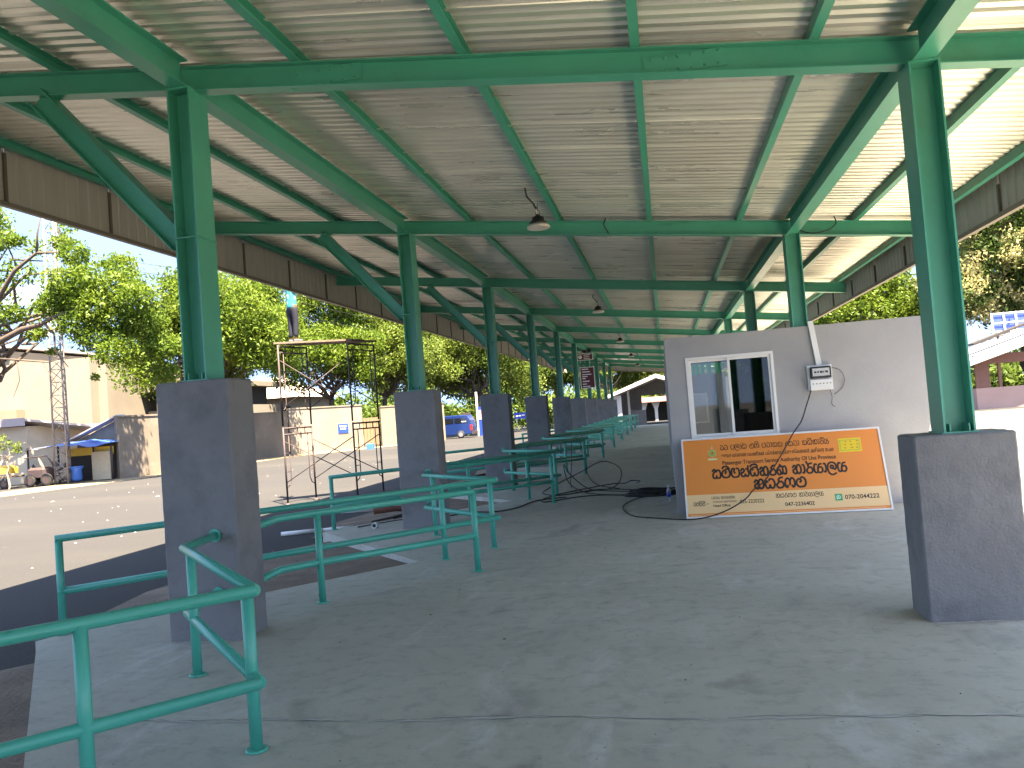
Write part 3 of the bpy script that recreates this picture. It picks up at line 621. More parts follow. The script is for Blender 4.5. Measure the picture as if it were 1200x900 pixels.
# hand-made Sinhala letters: strokes in a unit-height box (x advance given last)
def arc(cx, cy_, rx, ry, a0, a1, n=9): return [(cx + rx * math.cos(R(a0 + (a1 - a0) * i / (n - 1))), cy_ + ry * math.sin(R(a0 + (a1 - a0) * i / (n - 1)))) for i in range(n)]
GL = {
 'ka': ([[(.04, .66), (.22, .90), (.40, .74), (.30, .52), (.10, .40), (.10, .12), (.34, .0), (.50, .18), (.46, .50), (.58, .90), (.82, .92), (.97, .55), (.90, .12), (.66, .0), (.56, .14)]], 1.0),
 'ra': ([[(.24, .52), (.06, .30), (.16, .04), (.40, -.02), (.66, .08), (.74, .34), (.58, .60), (.36, .62), (.26, .80), (.42, 1.0), (.70, 1.04)]], .76),
 'ma': ([[(.38, .44), (.52, .62), (.34, .80), (.12, .66), (.03, .34), (.20, .04), (.50, -.02), (.82, .06), (.97, .40), (.88, .80), (.66, .96), (.50, .90)]], 1.0),
 'ba': ([[(.46, .42), (.34, .60), (.40, .90), (.14, .90), (.03, .45), (.16, .04), (.50, -.02), (.84, .06), (.97, .46), (.86, .90), (.62, .96)]], 1.0),
 'na': ([[(.04, .64), (.24, .88), (.44, .68), (.30, .46), (.08, .40), (.12, .06), (.40, .0), (.54, .24), (.62, .04), (.86, .04), (.97, .40), (.86, .76), (.62, .84)]], 1.0),
 'dha': ([[(.36, .66), (.14, .80), (.03, .40), (.18, .02), (.42, .06), (.50, .34), (.58, .06), (.82, .02), (.97, .42), (.86, .86), (.56, .96), (.30, .88)]], 1.0),
 'nna': ([[(.16, .50), (.36, .50), (.44, .14), (.22, -.02), (.04, .22), (.08, .62), (.34, .88), (.44, 1.12)], [(.34, .84), (.62, .90), (.70, .50), (.64, .08), (.50, .08)], [(.68, .76), (.96, .90), (1.10, .52), (1.04, .08), (.86, .04), (.80, .16)]], 1.14),
 'ya': ([[(.36, .86), (.14, .90), (.03, .45), (.14, .02), (.40, .04), (.46, .40), (.62, .84), (.90, .92)], [(.40, .04), (.78, -.02), (.98, .24), (.86, .56), (.58, .52)]], 1.0),
 'la': ([[(.50, .34), (.34, .44), (.42, .68), (.64, .60), (.64, .34), (.84, .26), (.96, .52), (.84, .90), (.46, 1.02), (.12, .84), (.0, .36), (.14, -.14), (.50, -.32), (.90, -.16)]], 1.0),
 'ta': ([[(.28, .60), (.12, .78), (.03, .40), (.16, .02), (.40, .06), (.48, .34), (.58, .04), (.84, .04), (.98, .42), (.84, .86), (.54, .94), (.40, .78)]], 1.0),
 'ga': ([[(.26, .20), (.22, .0), (.04, .14), (.06, .66), (.28, .92), (.50, .72), (.50, .22)], [(.50, .60), (.70, .94), (.94, .76), (.98, .26), (.82, .0), (.70, .18)]], 1.0),
 'sa': ([[(.02, .74), (.20, .94), (.40, .80), (.22, .62), (.06, .36), (.12, .02), (.44, .0), (.48, .26)], [(.44, .0), (.86, .0), (.97, .38), (.86, .78), (.62, .86), (.42, .66)]], 1.0),
 'aa': ([[(.02, .92), (.20, .88), (.27, .46), (.18, .04), (.02, .08)]], .32),
 'va': ([[(.30, .52), (.08, .34), (.16, .04), (.44, -.02), (.74, .12), (.78, .52), (.58, .90), (.28, .96), (.10, .82)]], .82),
 'pa': ([[(.30, .90), (.08, .80), (.03, .36), (.20, .0), (.56, .0), (.78, .30), (.74, .80), (.52, .92)]], .82),
 'e': ([[(.40, .10), (.14, .0), (.04, .34), (.20, .66), (.42, .90)]], .48),
}
def text_si(seq, x, y, h, wgt, maxw, name, center=False):
    adv = sum(GL[t_.rstrip('^~')][1] if t_ != ' ' else .55 for t_ in seq) + .12 * len(seq)
    s_ = maxw / adv; X = x; q = M()
    for t_ in seq:
        if t_ == ' ': X += .55 * s_; continue
        k = t_.rstrip('^~'); st, a = GL[k]; st = list(st)
        if '^' in t_: st = st + ([[(.10, 1.02), (.30, 1.20), (.70, 1.20), (.92, .92)]] if k == 'ma' else [[(a * .88, .55), (a * .92, 1.18)]] if k == 'na' else [[(a * .3, .95), (a * .1, 1.25)]])            # virama
        if '~' in t_: st = st + [[(.06, 1.02), (.24, 1.24), (.70, 1.26), (.92, 1.04)]]
        for line in st:
            L4 = [line[0]] + list(line) + [line[-1]]; sm4 = []
            for i in range(1, len(L4) - 2):
                for t in (0, .25, .5, .75):
                    sm4.append(tuple(.5 * (2 * L4[i][c] + (L4[i + 1][c] - L4[i - 1][c]) * t + (2 * L4[i - 1][c] - 5 * L4[i][c] + 4 * L4[i + 1][c] - L4[i + 2][c]) * t * t + (3 * L4[i][c] - L4[i - 1][c] - 3 * L4[i + 1][c] + L4[i + 2][c]) * t ** 3) for c in (0, 1)))
            P = [(X + px * s_, y + py * h) for px, py in sm4 + [line[-1]]]
            for i in range(len(P) - 1):
                dx, dy = P[i + 1][0] - P[i][0], P[i + 1][1] - P[i][1]; l = math.hypot(dx, dy) or 1; nx, ny = -dy / l * wgt, dx / l * wgt
                ex, ey = dx / l * wgt * .5, dy / l * wgt * .5; z = .0024 + .00002 * (i % 7) 
                q.add([(P[i][0] - ex + nx, P[i][1] - ey + ny, z), (P[i][0] - ex - nx, P[i][1] - ey - ny, z), (P[i + 1][0] + ex - nx, P[i + 1][1] + ey - ny, z), (P[i + 1][0] + ex + nx, P[i + 1][1] + ey + ny, z)], [(0, 1, 2, 3)])
        X += (a + .12) * s_
    return q.build(name, INK, sb, raw=True, fixn=False)
def text_font(s_, x, y, h, maxw, parent, m, name='lettering', bold=0, z=.0024, loc=None, rot=None):
    cu = bpy.data.curves.new(name, 'FONT'); cu.body = s_; cu.size = h * 1.35; cu.extrude = .0004; cu.offset = bold
    o = bpy.data.objects.new(name, cu); col.objects.link(o); o.parent = parent; cu.materials.append(m)
    bpy.context.view_layer.update(); wd = o.dimensions.x or 1; o.scale = (maxw / wd, 1, 1); o.location = (x, y, z)
    dg = bpy.context.evaluated_depsgraph_get(); me = bpy.data.meshes.new_from_object(o.evaluated_get(dg)); q = bpy.data.objects.new(name, me); col.objects.link(q)
    q.parent = parent; q.location = o.location; q.scale = o.scale; bpy.data.objects.remove(o); q.name = name
    return q
W_, H_ = SWD, SHT
text_si(['va', 'va', ' ', 'pa', 'la', 'aa', 'ta^', ' ', 'ma', 'ga~', ' ', 'pa', 'va', 'aa', 'ha' if 0 else 'na', 'na', ' ', 'e', 'sa', 'va', 'aa', ' ', 'na', 'dha~', 'ka', 'aa', 'ra~', 'ya'], .20 * W_, .835 * H_, .062 * H_, .0042, .565 * W_, 'lettering')
text_font('ஊவா மாகாண பயணிகள் போக்குவரத்து சேவைகள் அதிகார சபை', .205 * W_, .738 * H_, .050 * H_, .56 * W_, sb, INK)
text_font('Passenger Transport Service Authority Of Uva Province', .205 * W_, .645 * H_, .052 * H_, .565 * W_, sb, INK, bold=.0009)
text_si(['sa', 'ma^', 'ba', 'na^', 'dha~', 'ka', 'ra', 'nna', ' ', 'ka', 'aa', 'ra^', 'ya', 'aa', 'la', 'ya'], .150 * W_, .485 * H_, .112 * H_, .0122, .675 * W_, 'lettering')
text_si(['ka', 'ta', 'ra', 'ga', 'ma'], .355 * W_, .325 * H_, .118 * H_, .0130, .262 * W_, 'lettering')
text_si(['va', 'ma', 'sa~', 'ma^'], .040 * W_, .150 * H_, .045 * H_, .0036, .062 * W_, 'lettering')
text_font('-', .108 * W_, .155 * H_, .05 * H_, .008 * W_, sb, INK, bold=.001)
text_si(['pa', 'dha', 'aa', 'na', ' ', 'ka', 'aa', 'ra', 'ya', 'aa', 'la', 'ya'], .135 * W_, .225 * H_, .030 * H_, .0022, .120 * W_, 'lettering')
text_font('தலைமை அலுவலகம்', .14 * W_, .180 * H_, .026 * H_, .118 * W_, sb, INK)
text_font('Head Office', .14 * W_, .130 * H_, .028 * H_, .085 * W_, sb, INK, bold=.001)
text_font('055-2220222', .275 * W_, .158 * H_, .046 * H_, .120 * W_, sb, INK, bold=.0006)
text_si(['ka', 'ta', 'ra', 'ga', 'ma', ' ', 'ka', 'aa', 'ra^', 'ya', 'aa', 'la', 'ya'], .455 * W_, .205 * H_, .048 * H_, .0036, .235 * W_, 'lettering')
text_font('047-2236402', .495 * W_, .100 * H_, .046 * H_, .142 * W_, sb, INK, bold=.0014)
text_font('070-2044222', .785 * W_, .150 * H_, .052 * H_, .160 * W_, sb, INK, bold=.0014)
# messaging icon
M().box(.738 * W_, .773 * W_, .135 * H_, .215 * H_, .0019, .0030).build('icon', GRN, sb, raw=True)
q = M(); q.add([(.7555 * W_ + .026 * math.cos(a), .177 * H_ + .026 * math.sin(a), .0034) for a in np.linspace(0, 2 * math.pi, 17)[:-1]], [tuple(range(16))]).add([(.7555 * W_ - .026, .177 * H_ - .030, .0034), (.7555 * W_ - .006, .177 * H_ - .022, .0034), (.7555 * W_ - .024, .177 * H_ - .006, .0034)], [(0, 1, 2)]).build('icon_bubble', WHT, sb, raw=True, fixn=False)
M().add([(.7555 * W_ + .019 * math.cos(a), .177 * H_ + .019 * math.sin(a), .0037) for a in np.linspace(0, 2 * math.pi, 17)[:-1]], [tuple(range(16))]).build('icon_disc', GRN, sb, raw=True, fixn=False)
M().beam((.7555 * W_ - .009, .177 * H_ + .009, .0040), (.7555 * W_ + .009, .177 * H_ - .009, .0040), [(-.005, 0), (.005, 0), (.005, .0004), (-.005, .0004)]).build('icon_handset', WHT, sb, raw=True)
# yellow printed card and crest
M().box(.792 * W_, .902 * W_, .715 * H_, .885 * H_, .0003, .0020).build('yellow_flag', YEL, sb, raw=True)
q = M(); frame_pts = [(.800, .894, .735, .865)]
for a_, c_, d_, e_ in frame_pts:
    x0, x1, y0, y1 = a_ * W_, c_ * W_, d_ * H_, e_ * H_; tt = .005
    q.box(x0, x1, y0, y0 + tt, .0021, .0030).box(x0, x1, y1 - tt, y1, .0021, .0030).box(x0, x0 + tt, y0, y1, .0021, .003).box(x1 - tt, x1, y0, y1, .0021, .003)
q.build('flag_border', GRN, sb, raw=True)
q = M(); rr = random.Random(4)
for i in range(9): cx, c2 = (.825 + .055 * (i % 3) / 2 + rr.uniform(-.004, .004)) * W_, (.765 + .08 * (i // 3) / 2) * H_; q.add([(cx + rr.uniform(.012, .022) * math.cos(a), c2 + rr.uniform(.008, .013) * math.sin(a), .0026) for a in np.linspace(0, 5.6, 8)], [tuple(range(8))])
q.build('flag_figure', mat('ochre_print', (.55, .30, .03), .5), sb, raw=True, fixn=False)
ex, ey = .158 * W_, .80 * H_
q = M()
for i in range(16):
    a = 2 * math.pi * i / 16; a0, a1 = a - .17, a + .17
    q.add([(ex + .038 * math.cos(a0), ey + .038 * math.sin(a0), .0021), (ex + .038 * math.cos(a1), ey + .038 * math.sin(a1), .0021), (ex + .066 * math.cos(a), ey + .066 * math.sin(a), .0021)], [(0, 1, 2)])
q.add([(ex - .055, ey - .075, .0021), (ex + .055, ey - .075, .0021), (ex + .07, ey - .10, .0021), (ex - .07, ey - .10, .0021)], [(0, 1, 2, 3)]).add([(ex - .014, ey + .066, .0021), (ex + .014, ey + .066, .0021), (ex, ey + .105, .0021)], [(0, 1, 2)])
q.build('crest_wreath', mat('crest_pale', (.62, .60, .30), .5), sb, raw=True, fixn=False)
M().add([(ex + .042 * math.cos(a), ey + .042 * math.sin(a), .0026) for a in np.linspace(0, 2 * math.pi, 19)[:-1]], [tuple(range(18))]).build('crest_ring', GRN, sb, raw=True, fixn=False)
M().add([(ex + .028 * math.cos(a), ey + .028 * math.sin(a), .0030) for a in np.linspace(0, 2 * math.pi, 19)[:-1]], [tuple(range(18))]).build('crest_disc', YEL, sb, raw=True, fixn=False)
M().add([(ex + .014 * math.cos(a) * (1 + .5 * (i % 2)), ey + .014 * math.sin(a) * (1 + .5 * (i % 2)), .0034) for i, a in enumerate(np.linspace(0, 2 * math.pi, 13)[:-1])], [tuple(range(12))]).build('crest_figure', mat('crest_red', (.35, .05, .02), .5), sb, raw=True, fixn=False)

# ------------------------------------------------------------------ hanging lamps
def lamp(x, y, zs, label):
    t = thing('pendant_lamp', label, 'lamp', (x, y, zs), 'high-bay lamps hanging below the roof')
    zr = zb(x) + .20
    M().lathe([(.150, 0), (.158, .012), (.150, .035), (.118, .055)], (x, y, zs), 28).build('reflector_rim', mat('lamp_rim', (.62, .60, .55), .35, var=.03) if 'rimm' not in protos else protos['rimm'], t)
    M().lathe([(.122, .050), (.120, .085), (.085, .105), (.080, .150), (.045, .165), (.02, .19)], (x, y, zs), 24).build('lamp_housing', BLACK, t)
    M().lathe([(.140, .001), (.02, .012)], (x, y, zs), 24).build('diffuser', mat('lamp_diffuser', (.80, .78, .72), .4, var=.03), t)
    M().tube([(x + .03 * math.cos(a), y, zs + .215 + .03 * math.sin(a)) for a in np.linspace(-1.4, 4.2, 12)], .005, 6).build('hook', DARK, t)
    M().tube([(x, y, zs + .24), (x + .012, y, zs + .36), (x - .015, y, zr - .12)], .006, 6).build('cord', BLACK, t)
    M().lathe([(.012, 0), (.012, .05)], (x - .015, y, zr - .13), 8).build('connector', WHT, t)
    M().tube([(x - .015, y, zr - .08), (x - .05, y - .03, zr - .0), (x - .09, y - .28, zr + .03), (x - .06, y - .55, zr + .06)], .013, 6).build('cable_sleeve', BLACK, t)
    return t
L0 = lamp(-1.47, 10.62, 4.06, 'nearest round black pendant lamp hanging over the walkway')
for i, y in enumerate((21.1, 31.7, 42.1, 52.6)):
    copy_tree(L0, (-1.52, y, 4.08), '%s round black pendant lamp along the walkway, counted from the camera' % ORD[i + 1])
wire('loose_wire', [(-.62, 11.70, 4.34), (-.66, 11.66, 4.25), (-.62, 11.66, 4.16), (-.60, 11.67, 4.10)], .009, 'short black wire stub hanging off the second cross beam', 'wire')
wire('loose_wire', [(2.02, 11.70, 3.86), (2.20, 11.68, 3.78), (2.40, 11.66, 3.80), (2.52, 11.67, 3.88), (2.50, 11.68, 3.99)], .008, 'black wire loop on the second cross beam at the right column', 'wire')

# ------------------------------------------------------------------ hanging route boards
def board(x0, x1, z0, z1, y, label, lines, name='notice_board'):
    t = thing(name, label, 'sign', (x0, y, z0))
    M().box(x0, x1, y, y + .04, z0, z1).build('board', MAROON, t)
    q = M(); e = .03
    q.box(x0 - .001, x1 + .001, y - .012, y - .001, z0, z0 + e).box(x0 - .001, x1 + .001, y - .012, y - .001, z1 - e, z1).box(x0, x0 + e, y - .012, y - .001, z0 + e, z1 - e).box(x1 - e, x1, y - .012, y - .001, z0 + e, z1 - e)
    q.build('border', WHT, t)
    for (a_, c_, zz, hh) in lines: M().box(x0 + a_, x0 + c_, y - .006, y - .001, z0 + zz, z0 + zz + hh).build('text_line', WHT, t)
    return t
lb = board(-4.02, -3.30, 2.58, 3.64, 39.85, 'maroon route board with rows of white lettering hanging below a smaller board', [(.10, .42, .93, .045), (.10, .50, .80, .045), (.10, .56, .67, .04), (.10, .36, .57, .04), (.10, .26, .47, .04), (.10, .44, .33, .045), (.10, .30, .20, .04), (.10, .46, .08, .04)])
ub = board(-4.10, -3.32, 3.98, 4.32, 39.85, 'small maroon board with white round emblem above the long route board', [(.32, .66, .24, .04), (.32, .60, .15, .035), (.32, .64, .07, .03)])
M().lathe([(.10, -.01), (.10, -.001)], (-3.95, 39.85, 4.15), 18, 'y').build('emblem', WHT, ub)
tag(M().tube([(-3.9, 39.87, 3.64), (-3.9, 39.87, 3.98)], .012, 6).tube([(-3.4, 39.87, 3.64), (-3.4, 39.87, 3.98)], .012, 6).tube([(-3.9, 39.87, 4.32), (-3.9, 40.5, 4.46)], .012, 6).tube([(-3.4, 39.87, 4.32), (-3.4, 40.5, 4.43)], .012, 6).build('sign_bracket', DARK), 'thin dark rods carrying the two maroon boards', 'bracket')
for i, x in enumerate((-3.72, -3.46)):
    t = thing('horn_speaker', ('left' if i == 0 else 'right') + ' black horn speaker of the pair above the maroon boards', 'speaker', (x, 39.7, 4.36), 'black horn speakers above the boards')
    M().lathe([(.11, -.14), (.08, -.06), (.04, .0), (.045, .10)], (x, 39.75, 4.44), 14, 'y').build('horn', BLACK, t)
    M().tube([(x, 39.80, 4.42), (x, 39.85, 4.325)], .012, 6).build('mount', BLACK, t)

# ------------------------------------------------------------------ scaffold and worker
A, B_, C_, D_ = Vector((-9.18, 18.2, -.2)), Vector((-8.90, 19.2, -.2)), Vector((-7.72, 19.2 - .15, -.2)), Vector((-7.42, 20.1, -.2))
scf = thing('scaffold_tower', 'two-storey scaffold tower of thin brown tubes standing in the yard', 'scaffold', tuple(A))
ZT = 3.76; ZM = 1.70
def P3(p, z): return (p.x, p.y, z)
for (a, b) in ((A, B_), (C_, D_)):
    for (z0, z1) in ((-.14, ZM), (ZM + .03, ZT - .04)):
        q = M(); d = (b - a)
        q.tube([P3(a, z0), P3(a, z1)], .024, 8).tube([P3(b, z0), P3(b, z1)], .024, 8)
        q.tube([P3(a, z1 - .03), P3(b, z1 - .03)], .022, 8).tube([P3(a, z1 - .18), P3(b, z1 - .18)], .018, 8)
        for tt in (.25, .5, .75): pp = a + d * tt; q.tube([P3(pp, z1 - .18), P3(pp, z1 - .03)], .012, 6)
        for s0, s1 in ((a, b), (b, a)):
            e = s0 + (s1 - s0) * .17
            q.tube([P3(e, z1 - .18), P3(e, z0 + .55), P3(s0 + (s1 - s0) * .11, z0 + .42), P3(s0, z0 + .36)], .013, 6)
            for zz in (z0 + .75, z0 + 1.2): q.tube([P3(s0, zz), P3(e, zz)], .010, 6)
        q.build('end_frame', DARK if not (a is A and z0 > 1) else DARK, scf)
for (a, b) in ((A, C_), (B_, D_)):
    for (z0, z1) in ((.35, 1.35), (2.15, 3.35)):
        M().tube([P3(a, z0), P3(b, z1)], .013, 6).build('cross_brace', DARK, scf); M().tube([P3(a + Vector((0, .03, 0)), z1), P3(b + Vector((0, .03, 0)), z0)], .013, 6).build('cross_brace', DARK, scf)
for p in (A, B_, C_, D_):
    M().lathe([(.09, 0), (.07, .03), (.03, .06)], (p.x, p.y, -.2), 10).build('foot', DARK, scf)
dirx = (C_ - A).normalized(); diry = (B_ - A).normalized()
for i in range(4):
    o0 = A + (B_ - A) * (i * .25 + .01) ; o1 = A + (B_ - A) * (i * .25 + .235); e = dirx * .10
    zz = ZT - .01 + .008 * (i % 2)
    c1 = C_ + (D_ - C_) * (i * .25 + .01); c2 = C_ + (D_ - C_) * (i * .25 + .235)
    v = []
    for z in (zz, zz + .045): v += [P3(o0 - e * (1 + .4 * i), z), P3(c1 + e, z + .01), P3(c2 + e, z + .01), P3(o1 - e * (1 + .4 * i), z)]
    M().add(v, [(3, 2, 1, 0), (4, 5, 6, 7), (0, 1, 5, 4), (1, 2, 6, 5), (2, 3, 7, 6), (3, 0, 4, 7)]).build('plank', RUSTY, scf)

def skinned(name, verts, edges, radii, m, parent, sub=2, root=0):
    me = bpy.data.meshes.new(name); me.from_pydata(verts, edges, []); ob = bpy.data.objects.new(name, me); col.objects.link(ob); ob.parent = parent
    sk = ob.modifiers.new('skin', 'SKIN'); sk.use_smooth_shade = True
    for i, r_ in enumerate(radii):
        d = me.skin_vertices[0].data[i]; d.radius = (r_ if isinstance(r_, tuple) else (r_, r_)); d.use_root = (i == root)
    s = ob.modifiers.new('sub', 'SUBSURF'); s.levels = sub; s.render_levels = sub
    me.materials.append(m); return ob
PZ = ZT + .045
per = thing('person', 'worker in teal patterned shirt and navy trousers standing on the scaffold planks', 'person', (-9.02, 18.78, PZ))
per.rotation_euler = (0, 0, R(-25))
V_ = [(0, 0, .92), (0, .0, 1.08), (0, .01, 1.28), (0, 0, 1.43), (0, -.005, 1.52), (0, .0, 1.60), (0, .01, 1.70),
      (.09, 0, .86), (.10, .015, .50), (.095, -.01, .10), (-.09, 0, .86), (-.10, .02, .50), (-.10, .0, .10),
      (.18, 0, 1.41), (.25, .10, 1.58), (.20, .16, 1.82), (-.18, 0, 1.41), (-.25, .10, 1.58), (-.20, .16, 1.82), (.09, .10, .04), (-.10, .11, .04)]
E_ = [(0, 1), (1, 2), (2, 3), (3, 4), (4, 5), (5, 6), (0, 7), (7, 8), (8, 9), (0, 10), (10, 11), (11, 12), (3, 13), (13, 14), (14, 15), (3, 16), (16, 17), (17, 18), (9, 19), (12, 20)]
R_ = [(.13, .10), (.13, .095), (.15, .10), (.12, .08), .05, (.075, .09), (.07, .085), .078, .055, .036, .078, .055, .036, .055, .042, .028, .055, .042, .028, .035, .035]
skinned('body', V_, E_, R_, SKIN, per)
skinned('trousers', [(0, 0, .96), (0, 0, .90), (.092, 0, .80), (.10, .015, .50), (.097, -.005, .12), (-.092, 0, .80), (-.10, .02, .50), (-.10, .0, .12)], [(0, 1), (1, 2), (2, 3), (3, 4), (1, 5), (5, 6), (6, 7)], [(.145, .112), (.145, .115), .092, .075, .062, .092, .075, .062], TROUS, per, root=1)
skinned('shirt', [(0, 0, .84), (0, 0, 1.06), (0, .01, 1.28), (0, 0, 1.43), (.185, 0, 1.41), (.24, .085, 1.55), (-.185, 0, 1.41), (-.24, .085, 1.55)], [(0, 1), (1, 2), (2, 3), (3, 4), (4, 5), (3, 6), (6, 7)], [(.168, .13), (.155, .122), (.165, .118), (.13, .095), .075, .066, .075, .066], SHIRT, per, root=1)
M().lathe([(.02, 1.80), (.06, 1.79), (.088, 1.74), (.090, 1.68), (.07, 1.64)], (0, -.012, 0), 16).build('hair', HAIR, per, raw=True)
hd = M()
hd.tube([(-.028, .088, 1.665), (-.028, .094, 1.665)], .010, 8).tube([(.028, .088, 1.665), (.028, .094, 1.665)], .010, 8); hd.build('eye', WHT, per, raw=True)
M().tube([(0, .085, 1.67), (0, .108, 1.635), (0, .09, 1.63)], .010, 8).tube([(-.022, .088, 1.60), (.022, .088, 1.60)], .006, 6).tube([(-.075, 0, 1.68), (-.085, 0, 1.64)], .014, 6).tube([(.075, 0, 1.68), (.085, 0, 1.64)], .014, 6).build('face', SKIN, per, raw=True)
for s_ in (-1, 1):
    hx, hy, hz = s_ * .20, .16, 1.83
    vs_ = [(hx, hy, hz), (hx, hy + .01, hz + .07)]; es = [(0, 1)]; rs = [.024, (.036, .016)]
    for j in range(4):
        o_ = -.027 + .018 * j; ln = (.062, .072, .068, .052)[j]; b0 = len(vs_)
        vs_ += [(hx + o_, hy + .015, hz + .095), (hx + o_, hy + .03, hz + .095 + ln * .5), (hx + o_, hy + .055, hz + .095 + ln * .8)]; es += [(1, b0), (b0, b0 + 1), (b0 + 1, b0 + 2)]; rs += [.009, .008, .007]
    b0 = len(vs_); vs_ += [(hx - s_ * .045, hy + .02, hz + .045), (hx - s_ * .06, hy + .04, hz + .08)]; es += [(0, b0), (b0, b0 + 1)]; rs += [.011, .009]
    skinned('hand', vs_, es, rs, SKIN, per, 1)
    M().cbox(s_ * .095 - .045, s_ * .095 + .045, -.07, .19, .0, .085, .02).build('shoe', mat('grey_shoe', (.10, .10, .11), .7), per, raw=True)

# ------------------------------------------------------------------ pipes and scraps by the notch
tag(M().tube([(-6.69, 12.93, -.165), (-6.05, 13.2, -.165)], .035, 12).build('plastic_pipe', PVC), 'short white plastic pipe on the yard between two left pillars', 'pipe')
tag(M().tube([(-6.05, 13.22, -.17), (-5.55, 13.4, -.17)], .03, 12).build('plastic_pipe', PVC), 'thinner white plastic pipe lying end to end with the first', 'pipe')
tag(M().tube([(-6.85, 15.9, -.16), (-6.15, 15.98, -.16)], .045, 12).build('plastic_pipe', PVC), 'white plastic pipe lying below the scaffold tower', 'pipe')
q = thing('pipe_socket', 'white plastic pipe socket lying open end to the camera on the platform', 'pipe socket', (-4.55, 11.85, 0))
M().lathe([(.045, 0), (.045, .09)], (-4.55, 11.8, .046), 16, 'y').build('socket', PVC, q); M().lathe([(.030, -.004), (.030, .0)], (-4.55, 11.799, .046), 16, 'y').build('bore', BLACK, q)
tag(M().tube([(-4.85, 12.5, .02), (-4.5, 13.1, .03)], .016, 8).tube([(-4.62, 12.9, .02), (-4.3, 13.4, .06)], .03, 8).build('brush', BLACK), 'black brush dropped beside the second left pillar', 'brush')
tag(M().tube([(-5.35, 13.9, .02), (-5.0, 14.1, .035), (-4.65, 14.0, .02)], .05, 8).build('rag', mat('brown_rag', (.14, .05, .03), .9)), 'crumpled brown rag by the second left pillar', 'rag')

# ------------------------------------------------------------------ boundary walls and buildings on the left
def wall_seg(a, b, h, m, name, label, th=.25, cop=True, z0=-.3):
    t = thing(name, label, 'wall', (a[0], a[1], -.2)); a = Vector((*a, 0)); b = Vector((*b, 0))
    M().beam((a.x, a.y, z0), (b.x, b.y, z0), [(-th / 2, 0), (th / 2, 0), (th / 2, h - z0), (-th / 2, h - z0)]).build('wall_face', m, t)
    if cop: M().beam((a.x, a.y, h + .003), (b.x, b.y, h + .003), [(-th / 2 - .05, 0), (th / 2 + .05, 0), (th / 2 + .05, .09), (-th / 2 - .05, .09)]).build('coping', m, t)
    return t
wall_seg((-28.25, 37.4), (-27.0, 40.4), 3.0, STAIN, 'boundary_wall', 'streaky stained boundary wall left of the nearest pillar')
wall_seg((-27.0, 40.6), (-29.2, 52.8), 2.9, STAIN, 'boundary_wall', 'old boundary wall section hidden mostly behind the nearest left pillar')
wall_seg((-29.0, 53.0), (-27.6, 55.3), 3.0, STAIN, 'boundary_wall', 'grey shaded wall section just right of the nearest left pillar')
w2 = wall_seg((-27.5, 55.4), (-24.0, 61.1), 3.2, CREAM2, 'boundary_wall', 'long cream yard wall seen through the scaffold')
wall_seg((-22.7, 61.9), (-18.6, 66.2), 2.95, CREAM, 'boundary_wall', 'tan yard wall between the metal gate and the blue van')
gt = thing('gate', 'brown metal gate leaf in the yard wall behind the scaffold', 'gate', (-24, 61.2, -.2))
for i in range(5):
    a = Vector((-23.9, 61.2, 0)) + (Vector((-22.75, 61.85, 0)) - Vector((-23.9, 61.2, 0))) * (i / 5); b = Vector((-23.9, 61.2, 0)) + (Vector((-22.75, 61.85, 0)) - Vector((-23.9, 61.2, 0))) * ((i + .93) / 5)
    M().beam((a.x, a.y, -.12), (b.x, b.y, -.12), [(-.03, 0), (.03, 0), (.03, 2.3), (-.03, 2.3)]).build('panel', mat('gate_paint', (.17, .115, .065), .7) if i == 0 else bpy.data.materials['gate_paint'], gt)
bs = thing('blue_sign', 'small blue sign with white lettering on the cream yard wall', 'sign', (-24.6, 59.6, 1.1))
dW = Vector((3.5, 5.7, 0)).normalized(); nW = Vector((dW.y, -dW.x, 0)); pS = Vector((-25.25, 59.05, 0)) + nW * .14
M().beam((pS.x, pS.y, 1.12), (pS.x + dW.x * .95, pS.y + dW.y * .95, 1.12), [(-.02, 0), (.02, 0), (.02, .72), (-.02, .72)]).build('plate', BLUEP, bs)
q = M(); pS2 = pS + nW * .03
for z_, a0, a1 in ((.50, .12, .80), (.30, .2, .7)):
    q.beam((pS2.x + dW.x * a0, pS2.y + dW.y * a0, 1.12 + z_), (pS2.x + dW.x * a1, pS2.y + dW.y * a1, 1.12 + z_), [(-.006, 0), (.006, 0), (.006, .09), (-.006, .09)])
q.build('text_line', WHT, bs)
q = M().cbox(-21.85, -21.35, 56.2, 56.6, -.2, .22, .03)
tag(q.build('plastic_crate', BUCKET), 'small blue crate on the ground by the yard gate', 'crate')

# low building with mono-pitch roof
lbd = thing('storehouse', 'low cream storehouse with a sloping grey roof at the far left', 'building', (-33, 33, -.2))
M().poly([(-43.5, 34.2), (-35.0, 38.9), (-34.7, 45), (-43.5, 45)], -.3, 3.0).build('wall', mat('sunlit_store_wall', (.60, .50, .38), .9, var=.12, scale=.8, dirt=(.42, .33, .24), dscale=.6, damt=.5, coords='World'), lbd)  # brighter copy of the pale wall: sunlight put into the colour
def slab(v, d, name, m, t): v2 = [(x + d[0], y + d[1], z + d[2]) for x, y, z in v]; return M().add(v + v2, [(3, 2, 1, 0), (4, 5, 6, 7), (0, 1, 5, 4), (1, 2, 6, 5), (2, 3, 7, 6), (3, 0, 4, 7)]).build(name, m, t)
slab([(-44.2, 33.4, 3.18), (-34.7, 38.5, 3.28), (-32.2, 43, 2.5), (-44.2, 45, 2.6)], (0, 0, .12), 'roof', ROOFG, lbd)
slab([(-44.2, 33.35, 2.90), (-34.65, 38.43, 3.02), (-34.65, 38.43, 3.46), (-44.2, 33.35, 3.32)], (.05, -.07, 0), 'eaves_board', mat('lilac_board', (.42, .37, .40), .7, var=.05), lbd)
